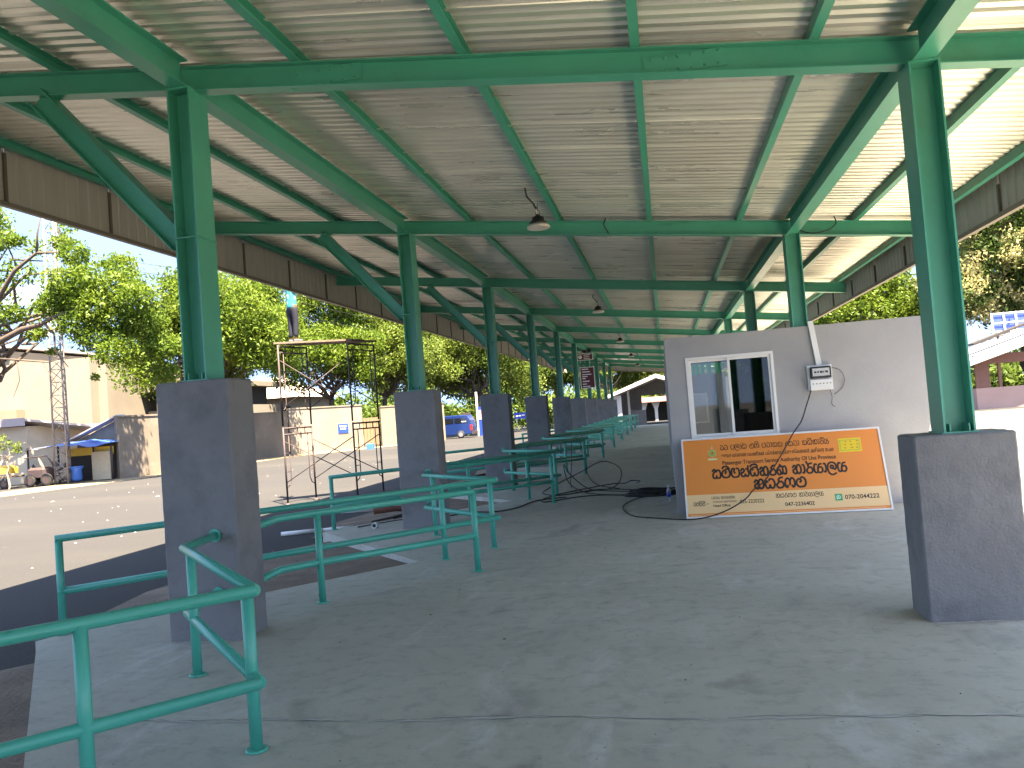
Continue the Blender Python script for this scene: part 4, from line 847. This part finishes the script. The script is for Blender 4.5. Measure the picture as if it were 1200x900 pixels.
lb2 = thing('lean_to_building', 'cream lean-to with a rising roof edge behind the blue tarpaulin', 'building', (-30, 39, -.2))
M().add([(-31.6, 38.6, -.3), (-28.4, 38.2, -.3), (-28.4, 38.2, 3.05), (-31.6, 38.6, 1.95), (-31.6, 44, -.3), (-28.4, 44, -.3), (-28.4, 44, 3.05), (-31.6, 44, 1.95)], [(0, 1, 2, 3), (7, 6, 5, 4), (0, 4, 5, 1), (1, 5, 6, 2), (2, 6, 7, 3), (3, 7, 4, 0)]).build('wall', CREAM2, lb2)
M().beam((-31.7, 38.35, 1.97), (-28.35, 37.95, 3.10), [(-.3, 0), (.3, 0), (.3, .07), (-.3, .07)]).build('roof', ROOFG, lb2)
# tall hall
hall = thing('hall_building', 'tall windowless pale hall rising behind the storehouse', 'building', (-50, 52, -.2))
M().box(-70, -39.6, 50, 62, -.3, 7.9).build('wall', CREAM2, hall)
M().box(-39.598, -38.9, 50.8, 62, -.3, 7.6).build('wall', CREAM2, hall)
v = [(-70.5, 49.5, 9.2), (-45.5, 49.5, 8.95), (-39.2, 49.5, 7.85), (-39.2, 63, 7.85), (-70.5, 63, 9.2)]
M().add([(-70, 50.02, 7.903), (-46.0, 50.02, 7.903), (-46.0, 50.02, 8.9), (-70, 50.02, 9.1), (-70, 61, 7.903), (-46, 61, 7.903), (-46, 61, 8.9), (-70, 61, 9.1)], [(0, 1, 2, 3), (7, 6, 5, 4), (0, 4, 5, 1), (1, 5, 6, 2), (2, 6, 7, 3), (3, 7, 4, 0)]).build('parapet', CREAM2, hall)
M().box(-70.2, -45.8, 49.6, 61.5, 9.12, 9.3).build('roof', ROOFG, hall)
for i in range(6): M().box(-47.8 - 1.0 * i, -47.65 - 1.0 * i, 50.0 - .03, 50.01, 8.0, 8.75).build('vent_slot', DARKOP, hall)
M().box(-47.9, -45.0, 49.2, 49.95, 3.6, 4.6).build('canopy', CREAM, hall); M().box(-47.6, -45.3, 49.9, 49.97, 3.0, 3.58).build('opening', DARKOP, hall)
# concrete building with K brackets
kb = thing('concrete_building', 'pale concrete building with dark opening and K shaped brackets under the trees', 'building', (-37, 55, -.2))
M().box(-38.7, -31.5, 55, 62, -.3, 3.9).build('wall', CREAM2, kb)
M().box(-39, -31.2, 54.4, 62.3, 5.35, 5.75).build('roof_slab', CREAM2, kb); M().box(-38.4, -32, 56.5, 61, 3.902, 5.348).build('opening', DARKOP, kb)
for x in (-37.6, -36.1, -34.6, -33.1):
    q = M(); q.box(x - .14, x + .14, 54.7, 55.0, 3.0, 5.34)
    q.beam((x + .14, 54.85, 4.1), (x + .95, 54.85, 5.2), [(-.14, -.12), (.14, -.12), (.14, .12), (-.14, .12)]).beam((x + .14, 54.86, 4.2), (x + .95, 54.86, 3.1), [(-.14, -.12), (.14, -.12), (.14, .12), (-.14, .12)])
    q.build('bracket', CREAM2, kb)
# house behind the cream wall
hs = thing('house', 'cream house with hipped roof behind the yard wall left of the scaffold', 'house', (-40, 75, -.2))
M().box(-48, -36.3, 75, 84, -.3, 5.0).build('wall', CREAM, hs)
M().add([(-48.8, 74.2, 5.0), (-35.6, 74.2, 5.0), (-35.6, 85, 5.0), (-48.8, 85, 5.0), (-44, 79, 7.4), (-39.5, 79, 7.4)], [(0, 1, 5, 4), (1, 2, 5), (2, 3, 4, 5), (3, 0, 4), (3, 2, 1, 0)]).build('roof', mat('pale_tile', (.52, .44, .38), .8, var=.2), hs)
for x in (-39.3, -37.8): M().box(x, x + .9, 74.93, 75.01, 2.9, 4.1).build('window', DARKOP, hs)

# lattice mast
def mast(x, y, h, wd, label):
    t = thing('lattice_mast', label, 'mast', (x, y, -.2))
    cs = [(x - wd / 2, y - wd / 3), (x + wd / 2, y - wd / 3), (x, y + wd * .55)]
    for c in cs: M().tube([(c[0], c[1], -.2), (x + (c[0] - x) * .75, y + (c[1] - y) * .75, h)], .045, 6).build('leg', GALV, t)
    q = M(); n = int(h / .62)
    for i in range(n):
        z0, z1 = -.2 + i * (h + .2) / n, -.2 + (i + 1) * (h + .2) / n; k0, k1 = 1 - .25 * i / n, 1 - .25 * (i + 1) / n
        for a in range(3):
            b = (a + 1) % 3; ca, cb_ = cs[a], cs[b]
            if i % 2: ca, cb_ = cb_, ca
            q.tube([(x + (ca[0] - x) * k0, y + (ca[1] - y) * k0, z0), (x + (cb_[0] - x) * k1, y + (cb_[1] - y) * k1, z1)], .020, 5)
            q.tube([(x + (ca[0] - x) * k1, y + (ca[1] - y) * k1, z1), (x + (cb_[0] - x) * k1, y + (cb_[1] - y) * k1, z1)], .016, 5)
    q.build('lattice', GALV, t); return t
mast(-30.1, 35.8, 13.4, .75, 'tall pale lattice mast standing by the blue tarpaulin stall')

# tarpaulin stall
st = thing('market_stall', 'roadside stall roofed with a sagging blue tarpaulin by the mast', 'stall', (-30, 36.4, -.2))
for p in ((-32.3, 35.9), (-29.35, 37.0), (-28.3, 37.0), (-32.3, 38)): M().tube([(p[0], p[1], -.2), (p[0], p[1], 1.75)], .05, 6).build('post', DARK, st)
xs = np.linspace(-32.5, -28.1, 10); v = []; f = []
for i, x in enumerate(xs):
    for j in range(5): v.append((x, 35.6 + .65 * j, 1.62 + .22 * j / 4 + .30 * math.sin(i * .35) * .5 + .05 * math.sin(i * 2.1 + j) - .03))
for i in range(9):
    for j in range(4): f.append((i * 5 + j, i * 5 + j + 5, i * 5 + j + 6, i * 5 + j + 1))
v2 = [(a, b, c - .02) for a, b, c in v]; nV = len(v); f2 = [tuple(x + nV for x in q[::-1]) for q in f]
half = [q for q in range(len(f)) if q // 4 >= 3]
o = M().add(v[15:], [tuple(x - 15 for x in f[i]) for i in half]).build('tarpaulin', BLUETARP, st, fixn=False); sm_ = o.modifiers.new('thick', 'SOLIDIFY'); sm_.thickness = .015
o = M().add(v[:20], [f[i] for i in range(len(f)) if i not in half]).build('roof_sheet', ROOFG, st, fixn=False); sm_ = o.modifiers.new('thick', 'SOLIDIFY'); sm_.thickness = .015; o.location.z += .01
M().box(-31.2, -28.35, 37.2, 37.25, 1.15, 1.55).build('awning_skirt', YELLOWT, st)
M().box(-29.4, -28.35, 36.9, 37.0, -.15, 1.30).build('side_board', mat('stall_board', (.40, .34, .24), .85), st)
M().box(-31.0, -29.45, 37.35, 37.4, -.15, 1.5).build('back_board', DARKOP, st)
M().box(-31.9, -31.1, 35.8, 36.5, .45, .52).build('counter', RUSTY, st)
bk = thing('plastic_barrel', 'blue plastic barrel tipped beside the stall', 'barrel', (-29.75, 36.2, -.2))
M().lathe([(.20, 0), (.26, .1), (.24, .55), (.32, .68)], (-29.75, 36.2, -.1), 14).build('drum', BUCKET, bk)
M().lathe([(.34, .68), (.34, .74)], (-29.75, 36.2, -.1), 14).build('rim', BUCKET, bk)
tag(M().cbox(-33.6, -32.5, 34.9, 35.6, .55, .95, .12).build('sack', YELLOWT), 'bulging yellow sack on a low cart at the far left', 'sack')
def wheel(x, y, z, r_, parent, ax='y', w_=.12, rim=DARK):
    wh = M().lathe([(r_ * .62, -w_ / 2), (r_ * .95, -w_ / 2), (r_, -w_ * .3), (r_, w_ * .3), (r_ * .95, w_ / 2), (r_ * .62, w_ / 2)], (x, y, z), 20, ax).build('wheel', TYRE, parent)
    M().lathe([(r_ * .60, -w_ * .53), (r_ * .2, -w_ * .50), (r_ * .2, w_ * .50), (r_ * .60, w_ * .53)], (x, y, z), 16, ax).build('rim', rim, wh); return wh
ct = thing('handcart', 'dark handcart with wheels parked before the storehouse', 'cart', (-32, 34.6, -.2))
M().box(-33.7, -32.0, 34.4, 35.3, .35, .45).build('deck', RUSTY, ct)
for x in (-33.6, -32.1): M().tube([(x, 34.4, .4), (x, 34.4, 1.45)], .03, 6).build('upright', DARK, ct)
M().tube([(-33.6, 34.4, 1.44), (-32.1, 34.4, 1.44)], .03, 6).build('top_bar', DARK, ct)
for x in (-33.3, -32.3): wheel(x, 34.35, .08, .28, ct)
ck = thing('motor_tricycle', 'dark three-wheeled cart loaded with junk beside the mast', 'cart', (-31, 35.2, -.2))
M().cbox(-31.6, -30.5, 34.9, 35.7, .25, .75, .12).build('body', DARK, ck)
M().add([(-31.75, 35.0, -.05), (-30.95, 35.0, -.05), (-31.3, 35.1, .95), (-31.75, 35.6, -.05), (-30.95, 35.6, -.05)], [(0, 1, 2), (1, 4, 2), (4, 3, 2), (3, 0, 2), (0, 3, 4, 1)]).build('cover', BLACK, ck)
for x in (-31.3, -30.35): wheel(x, 34.85, .12, .32, ck)
M().tube([(-31.9, 35.2, 1.25), (-30.6, 35.2, 1.30), (-30.2, 35.2, .8)], .03, 6).build('handlebar', DARK, ck)
jk = M(); rr = random.Random(12)
for i in range(26):
    x, y, z = rr.uniform(-32.4, -30.2), rr.uniform(35.6, 36.3), rr.uniform(-.1, .75); d = rr.uniform(.1, .28); jk.beam((x, y, z), (x + rr.uniform(-.5, .5), y + rr.uniform(-.2, .2), z + rr.uniform(-.2, .3)), [(-d / 2, -d / 3), (d / 2, -d / 3), (d / 2, d / 3), (-d / 2, d / 3)])
tag(jk.build('junk_heap', mat('junk', (.20, .17, .15), .8, var=.5, scale=3, dirt=(.5, .47, .45), dscale=1.5, damt=.8)), 'heap of mixed scrap boards piled under the stall roof', 'junk heap', kind='stuff')

# ------------------------------------------------------------------ van
van = thing('van', 'dark blue high-roof van parked beyond the second left pillar', 'van', (-19.2, 69.6, -.2))
vx, vy = -16.85, 68.9
prof = [(0, .35), (0, .95), (.12, 1.55), (.42, 2.02), (3.4, 2.08), (3.95, 1.85), (4.55, 1.18), (4.95, 1.0), (5.05, .45), (4.9, .32), (.1, .30)]
def vp(inset): return [(vx - px, -.2 + pz) for px, pz in prof]
o = M().polyy(vp(0), vy, vy + 1.85).build('body', VANB, van)
bv = o.modifiers.new('bevel', 'BEVEL'); bv.width = .09; bv.segments = 3; bv.limit_method = 'ANGLE'; bv.angle_limit = R(25)
M().polyy([(vx - .30, 1.13), (vx - 1.55, 1.13), (vx - 1.55, 1.58), (vx - .52, 1.58)], vy - .015, vy + .02).build('side_window', VGLASS, van)
M().polyy([(vx - 1.65, 1.13), (vx - 2.95, 1.13), (vx - 2.95, 1.58), (vx - 1.65, 1.58)], vy - .015, vy + .02).build('side_window', VGLASS, van)
M().polyy([(vx - 3.05, 1.05), (vx - 4.3, 1.0), (vx - 3.8, 1.55), (vx - 3.05, 1.6)], vy - .015, vy + .02).build('side_window', VGLASS, van)
for px in (1.05, 4.1): wheel(vx - px, vy + .06, .14, .34, van, 'y', .22, CHROME)
M().box(vx - .16, vx + .035, vy - .012, vy + .12, .45, .95).build('tail_light', REDL, van)
M().box(vx - .25, vx + .09, vy + .02, vy + 1.83, .10, .36).build('bumper', DARK, van)
M().box(vx - .9, vx - .5, vy - .03, vy + .0, 1.23, 1.29).build('sticker', WHT, van)
M().box(vx - 1.0, vx - .4, vy + .6, vy + 1.5, 1.84, 2.02).build('roof_carrier', DARK, van)
ps = thing('blue_pillar_sign', 'blue and white upright hoarding behind the van', 'sign', (-16.9, 73, -.2))
M().box(-17.15, -16.72, 73, 73.2, -.2, 2.5).build('panel', BLUEP, ps); M().box(-17.3, -17.18, 72.9, 73.25, -.2, 3.9).build('post', PVC, ps); M().box(-16.60, -16.45, 72.9, 73.25, -.2, 3.2).build('post', PVC, ps)
M().box(-17.1, -16.7, 72.97, 72.99, 1.3, 2.2).build('picture', mat('mixed_print', (.45, .30, .30), .6, var=.5, scale=3), ps)
b2 = thing('blue_sign', 'blue road sign with white lettering between the third and fourth left pillars', 'sign', (-14.2, 78, -.2))
M().box(-14.7, -13.2, 78, 78.05, 1.05, 1.68).build('plate', BLUEP, b2); M().box(-14.55, -14.0, 77.97, 77.99, 1.30, 1.42).box(-13.9, -13.65, 77.97, 77.99, 1.34, 1.46).build('text_line', WHT, b2)
M().tube([(-14.5, 78.1, -.2), (-14.5, 78.1, 1.6)], .04, 6).build('post', PVC, b2)
# ------------------------------------------------------------------ far gable building and kiosk
gb = thing('gable_building', 'white gable-roofed hall closing the far end of the walkway', 'building', (0, 66, -.2))
M().box(-4.25, -3.45, 65.2, 65.8, -.3, 2.42).box(-4.25, -3.9, 65.81, 76, -.3, 2.42).build('side_wall', WHITEW, gb)
M().polyy([(-3.2, -.3), (-1.95, -.3), (-1.95, 2.3), (3.0, 2.3), (3.0, 2.5), (-.55, 3.62), (-3.88, 2.5), (-3.88, -.3)], 70, 70.2).build('inner_wall', PILLAR, gb)
M().box(-3.02, -2.84, 67, 67.2, -.2, 2.75).build('post', WHITEW, gb)
M().polyy([(-.55, 3.60), (-4.55, 2.22), (-4.55, 2.48), (-.55, 3.90)], 64.6, 76).build('roof', WHITEW, gb)
M().polyy([(-.549, 3.60), (3.45, 2.22), (3.45, 2.48), (-.549, 3.90)], 64.6, 76).build('roof', WHITEW, gb)
M().box(-3.2, -1.6, 67.5, 67.8, -.2, 1.1).build('low_wall', PILLAR, gb)
kk = thing('pavilion', 'small pavilion with pink roof and white arched piers beyond the hall', 'pavilion', (-1, 82, -.2))
M().beam((-2.6, 82, 1.72), (1.2, 82, 1.72), [(-1.6, 0), (1.6, 0), (1.2, .5), (-1.2, .5)]).build('roof', mat('pink_roof', (.17, .045, .05), .7, var=.15, scale=3), kk)
for x in (-2.1, -.9, .9): M().polyy([(x - .14, -.2), (x + .14, -.2), (x + .16, 1.0), (x + .42, 1.7), (x - .42, 1.7), (x - .16, 1.0)], 81, 81.25).build('pier', WHITEW, kk)
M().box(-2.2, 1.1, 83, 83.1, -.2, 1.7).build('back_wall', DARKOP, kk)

# ------------------------------------------------------------------ pink building on the right
pk = thing('pink_building', 'open-sided pink building with pale sheet roof beyond the right pillar', 'building', (17.5, 50, -.2))
M().box(17.5, 27, 50, 50.2, -.25, 1.0).build('parapet_wall', PINK, pk); M().box(17.5, 17.7, 50.21, 58, -.25, 1.0).build('parapet_wall', PINK, pk)
for x in (17.55, 18.75, 20.45, 22.4, 24.4): M().box(x, x + .16, 50.02, 50.18, 1.003, 2.75).build('post', BROWN, pk)
for x in (17.55, 20.5, 24.4): M().box(x, x + .14, 57.5, 57.64, -.2, 2.75).build('post', BROWN, pk)
M().box(17.5, 27, 49.98, 50.2, 2.35, 2.9).build('header_board', BROWN, pk)
M().box(17.72, 18.3, 50.05, 50.1, 1.003, 2.34).build('panel', BROWN, pk)
v = [(16.9, 48.8, 2.35), (27.8, 48.8, 2.35 + .3 * 5), (27.8, 54, 5.2), (19.6, 54, 4.1), (16.9, 59, 2.35)]
M().add([(16.9, 48.8, 2.30), (23.5, 48.8, 4.35), (27.8, 48.8, 3.1), (27.8, 59, 3.1), (23.5, 59, 4.35), (16.9, 59, 2.30)] + [(16.9, 48.8, 2.62), (23.5, 48.8, 4.70), (27.8, 48.8, 3.45), (27.8, 59, 3.45), (23.5, 59, 4.70), (16.9, 59, 2.62)],
        [(5, 4, 1, 0), (4, 3, 2, 1), (6, 7, 10, 11), (7, 8, 9, 10), (0, 1, 7, 6), (1, 2, 8, 7), (2, 3, 9, 8), (3, 4, 10, 9), (4, 5, 11, 10), (5, 0, 6, 11)]).build('roof', ROOFW, pk)
M().beam((18.2, 52.2, 3.55), (23.5, 52.2, 5.25), [(-.5, 0), (.5, 0), (.5, .12), (-.5, .12)]).build('ridge_cover', DARKOP, pk)
hb = thing('rooftop_hoarding', 'blue panelled hoarding in a white frame above the pink building', 'hoarding', (20.5, 56, 3.5))
M().box(20.9, 24, 56, 56.1, 4.4, 5.6).build('panel', mat('pale_blue', (.04, .08, .30), .5, var=.2, scale=3), hb)
q = M()
for x in (20.9, 21.6, 22.3, 23.0, 23.7): q.box(x - .05, x + .05, 55.93, 55.99, 4.35, 5.65)
for z in (4.4, 4.95, 5.55): q.box(20.9, 24, 55.90, 55.925, z, z + .08)
q.build('frame', WHT, hb)
for x in (21.2, 23.6): M().box(x, x + .1, 56.2, 56.3, 3.4, 4.5).build('post', DARK, hb)

# ------------------------------------------------------------------ trees
LG = leafmat('neem_leaf', (.082, .155, .018), (.165, .225, .03))
LY = leafmat('light_leaf', (.105, .17, .03), (.19, .24, .05))
LDK = leafmat('dark_leaf', (.065, .12, .022), (.13, .18, .03))
LF = leafmat('blossom_leaf', (.045, .085, .02), (.06, .11, .02), (.55, .50, .24), .85)
def crown(name, m, parent, clumps, per, size, seed, el=1.9):
    rg = np.random.default_rng(seed); allv = []
    for (cx, cyy, cz, r_) in clumps:
        n = int(per * r_ * r_ * 1.7)
        d = rg.normal(size=(n, 3)); d /= np.linalg.norm(d, axis=1)[:, None]; rad = r_ * rg.uniform(.35, 1.0, n) ** .55 * (1 + .18 * rg.normal(size=n))
        c = np.array([cx, cyy, cz]) + d * rad[:, None] * np.array([1, 1, .72])
        a = rg.normal(size=(n, 3)); a /= np.linalg.norm(a, axis=1)[:, None]
        b = np.cross(a, rg.normal(size=(n, 3)) + np.array([0, 0, 1.2])); b /= np.linalg.norm(b, axis=1)[:, None]
        s_ = size * .78 * rg.uniform(.5, 1.5, n)[:, None]
        allv.append(np.stack([c - a * s_ * el * .5, c + b * s_ * .42, c + a * s_ * el * .5, c - b * s_ * .42], 1))
    V4 = np.concatenate(allv) - np.array(ORG[parent.name]); n = len(V4)
    me = bpy.data.meshes.new(name); me.vertices.add(4 * n); me.vertices.foreach_set('co', V4.reshape(-1).astype(np.float32))
    me.loops.add(4 * n); me.loops.foreach_set('vertex_index', np.arange(4 * n, dtype=np.int32)); me.polygons.add(n)
    me.polygons.foreach_set('loop_start', np.arange(0, 4 * n, 4, dtype=np.int32)); me.polygons.foreach_set('loop_total', np.full(n, 4, dtype=np.int32))
    me.update(calc_edges=True); me.materials.append(m); ob = bpy.data.objects.new(name, me); col.objects.link(ob); ob.parent = parent; ob['kind'] = 'stuff'; return ob
def limb_path(a, b, rr, n=6, wob=.3):
    a, b = Vector(a), Vector(b); L_ = (b - a).length; return [a + (b - a) * (i / n) + Vector((rr.uniform(-1, 1), rr.uniform(-1, 1), rr.uniform(-.5, .8))) * wob * L_ * .12 * (0 if i in (0,) else 1) for i in range(n + 1)]
def tree(name, label, base, h0, c, rad, nc, leafm, per, size, seed, bark=BARK, tr=.35, cr_=(.20, .32), extra=(), group='trees round the yard', low=-.5):
    rr = random.Random(seed); t = thing(name, label, 'tree', base, group)
    clumps = []
    for i in range(nc):
        for _ in range(30):
            d = Vector((rr.gauss(0, 1), rr.gauss(0, 1), rr.gauss(.25, .9))).normalized()
            if d.z > low: break
        k = rr.uniform(.45, .95); q = rr.uniform(*cr_) * (rad[0] + rad[2]) / 2
        clumps.append((c[0] + d.x * rad[0] * k, c[1] + d.y * rad[1] * k, c[2] + d.z * rad[2] * k, q))
    clumps += list(extra)
    fork = Vector((base[0] + (c[0] - base[0]) * .3, base[1] + (c[1] - base[1]) * .3, h0))
    M().tube(limb_path((base[0], base[1], base[2] - .2), fork, rr, 5, .4), [tr * .75 * (1.25 - .09 * i) for i in range(6)], 9).build('trunk', bark, t)
    q = M()
    for i, cl in enumerate(clumps[::max(1, len(clumps) // 16)]):
        n = 6; q.tube(limb_path(fork, (cl[0], cl[1], cl[2] - .1), rr, n, 1.0), [tr * .32 * (1 - .13 * j) for j in range(n + 1)], 6)
    q.build('limbs', bark, t)
    crown('crown', leafm, t, clumps, per, size, seed)
    return t
# big near tree reaching in from the left edge
bigt = tree('neem_tree', 'large neem tree reaching in from the left edge with dark bare limbs', (-36.5, 34, -.2), 4.5, (-33.2, 36.5, 10.4), (4.6, 5.5, 4.2), 26, LG, 190, .16, 21, tr=.45, cr_=(.14, .24), low=-.75, group='trees beyond the yard')
q = M()
for pts, r0 in (([(-36.3, 34.1, 5.5), (-33.0, 33.5, 6.4), (-30.89, 33, 6.92), (-29.6, 33, 7.40), (-28.6, 33, 7.52), (-28.05, 33, 7.75), (-27.2, 33.2, 8.05), (-26.3, 33.4, 8.6)], .20),
                ([(-33.5, 33.5, 7.6), (-30.9, 33, 8.9), (-29.9, 33, 10.2), (-28.6, 33, 10.95), (-27.6, 33.3, 10.9)], .15),
                ([(-28.6, 33, 10.95), (-28.6, 33.1, 11.9), (-28.3, 33.1, 12.9)], .07), ([(-28.4, 33, 7.55), (-27.9, 33, 7.0), (-27.9, 33, 6.2), (-27.4, 33.2, 5.4)], .07),
                ([(-30.9, 33, 6.1), (-29.6, 33, 5.9), (-28.3, 33, 5.7), (-27.2, 33, 5.9)], .05), ([(-30.0, 33, 5.9), (-29.9, 33, 5.0), (-30.3, 33, 4.2)], .03), ([(-28.6, 33, 5.7), (-27.9, 33, 4.6), (-28.4, 33, 3.9)], .025), ([(-27.6, 33, 8.0), (-26.6, 33.5, 7.5), (-25.6, 34, 7.3)], .06)):
    q.tube(pts, [r0 * (1 - .75 * i / (len(pts) - 1)) for i in range(len(pts))], 7)
q.build('limbs', BARK, bigt)
ex = []
rr = random.Random(31)
for (x, z, r_) in ((-27.0, 9.4, 1.5), (-26.0, 8.2, 1.4), (-25.2, 9.2, 1.5), (-24.6, 7.4, 1.5), (-26.2, 6.7, 1.2), (-25.0, 5.9, 1.3), (-27.3, 10.9, 1.0), (-25.9, 10.4, 1.1), (-23.9, 8.4, 1.2), (-23.8, 6.2, 1.2), (-28.9, 11.9, .7), (-30.6, 8.3, .8), (-30.4, 7.4, .7), (-29.2, 9.0, .7), (-29.2, 6.4, .35), (-28.2, 5.1, .3), (-28.4, 8.4, 1.0), (-26.9, 7.4, 1.1), (-24.2, 5.0, .9), (-30.9, 12.1, .6), (-27.3, 8.7, 1.3), (-25.4, 7.5, 1.4)):
    ex.append((x, 33 + rr.uniform(.2, 3.0), z, r_ * .82))
crown('crown', LG, bigt, ex, 760, .135, 33)
tree('neem_tree', 'bright green neem tree behind the nearest left pillar', (-31, 50, -.2), 3.4, (-30.0, 50, 8.0), (6.4, 5.0, 5.0), 92, LG, 220, .17, 41, group='trees beyond the yard', low=-.6)
tree('neem_tree', 'leafy green tree behind the worker on the scaffold', (-27.5, 64, -.2), 4.0, (-28.2, 64, 8.2), (4.8, 5.0, 5.8), 70, LG, 190, .19, 42, group='trees beyond the yard', low=-.6)
tree('shade_tree', 'pale green fine-leaved tree rising above the scaffold planks', (-24.5, 68, -.2), 4.0, (-24.0, 69, 8.0), (5.0, 5.0, 6.0), 80, LY, 200, .17, 43, group='trees beyond the yard', low=-.7)
tree('shade_tree', 'wide rounded pale tree spreading over the blue van', (-17.5, 76, -.2), 3.6, (-19.0, 77, 6.6), (7.4, 6.0, 5.2), 100, LY, 190, .18, 44, group='trees beyond the yard', low=-.55)
tree('rain_tree', 'dark-centred tree behind the third left pillar', (-11.5, 88, -.2), 4.0, (-12.5, 88, 6.6), (6.0, 5.0, 5.6), 70, LDK, 160, .21, 45, group='trees beyond the yard', low=-.6)
tree('rain_tree', 'olive tree with brown limbs seen between the far left pillars', (-6.5, 96, -.2), 3.6, (-7.0, 96, 6.2), (5.5, 5.0, 5.2), 60, LY, 130, .23, 46, group='trees beyond the yard', bark=BARKL)
tree('rain_tree', 'yellow-green tree above the white gable roof', (1.0, 98, -.2), 3.4, (1.5, 98, 5.6), (6.5, 5.0, 5.0), 66, LY, 130, .23, 47, group='trees beyond the yard', bark=BARKL)
tree('rain_tree', 'broad tree directly behind the pink roofed pavilion', (9, 104, -.2), 3.4, (9.5, 104, 6.4), (7, 5.0, 5.0), 40, LG, 90, .26, 48, group='trees beyond the yard')
tree('flowering_tree', 'dark tree covered in cream blossom above the pink building', (25.0, 62, -.2), 4.0, (25.5, 62, 9.8), (7.6, 6.0, 6.8), 110, LF, 200, .18, 49, group='trees beyond the yard', low=-.75)
tree('shade_tree', 'light green tree with pale trunk showing above the office wall', (15.5, 66, -.2), 4.0, (15.8, 66, 6.8), (5.4, 5.0, 4.8), 60, LG, 180, .19, 50, group='trees beyond the yard', bark=BARKL)
tree('shade_tree', 'slender tree between the office wall and the pink building', (19.0, 80, -.2), 5.0, (20.0, 80, 8.4), (5.0, 5.0, 5.0), 36, LG, 120, .22, 51, group='trees beyond the yard', bark=BARKL)
tree('street_tree', 'small pale sapling in front of the low storehouse', (-31.8, 34.0, -.2), 1.2, (-31.75, 34.0, 1.75), (.75, .6, .75), 10, LY, 420, .10, 52, tr=.06, cr_=(.25, .42), bark=BARKL, group='trees beyond the yard')
# far belt of foliage
fb = thing('woodland', 'distant belt of green woodland closing the view behind everything', 'woodland', (0, 120, -.2)); rr = random.Random(77); cl = []
for i in range(150):
    x = -110 + i * 1.5 + rr.uniform(-1, 1); y = 118 + rr.uniform(0, 14) + (abs(x) * .0); cl.append((x, y, rr.uniform(.5, 8.0) + 1.5 * math.sin(x * .15), rr.uniform(2.2, 3.9))); cl.append((x, y - 4, rr.uniform(.5, 3.0), rr.uniform(2.2, 3.2)))
for i in range(60):
    cl.append((-75 + rr.uniform(-8, 8), 40 + i * 1.3, rr.uniform(1, 8), rr.uniform(2, 4)))
    cl.append((62 + rr.uniform(-8, 8), 20 + i * 1.8, rr.uniform(1, 9), rr.uniform(2, 4)))
o = crown('foliage', LDK, fb, cl, 28, .55, 78); fb['kind'] = 'stuff'
# overhead wires in the sky at the far left
for i, (z0, z1) in enumerate(((13.2, 10.3), (12.6, 9.9), (11.4, 9.0))):
    wire('overhead_wire', [(-60, 36, z0 + 3.2), (-34, 44, z0 + .2), (-22, 60, z1)], .018, ['uppermost', 'middle', 'lowest'][i] + ' of the three thin overhead wires crossing the sky at left', 'wire', sm=5)
# small scrub along the far edges
cl = []; rr = random.Random(90)
for i in range(26): cl.append((-24 + 9 * rr.random() + i * .1, 74.5 + rr.random(), rr.uniform(0, .4), rr.uniform(.2, .45)))
for i in range(40): cl.append((-15 + i * .5, 84 + rr.random() * 4, rr.uniform(0, .6), rr.uniform(.4, .9)))
sh = thing('scrub', 'low green scrub growing along the far edge of the yard', 'scrub', (-15, 70, -.2)); sh['kind'] = 'stuff'
crown('foliage', LDK, sh, cl, 160, .16, 91)
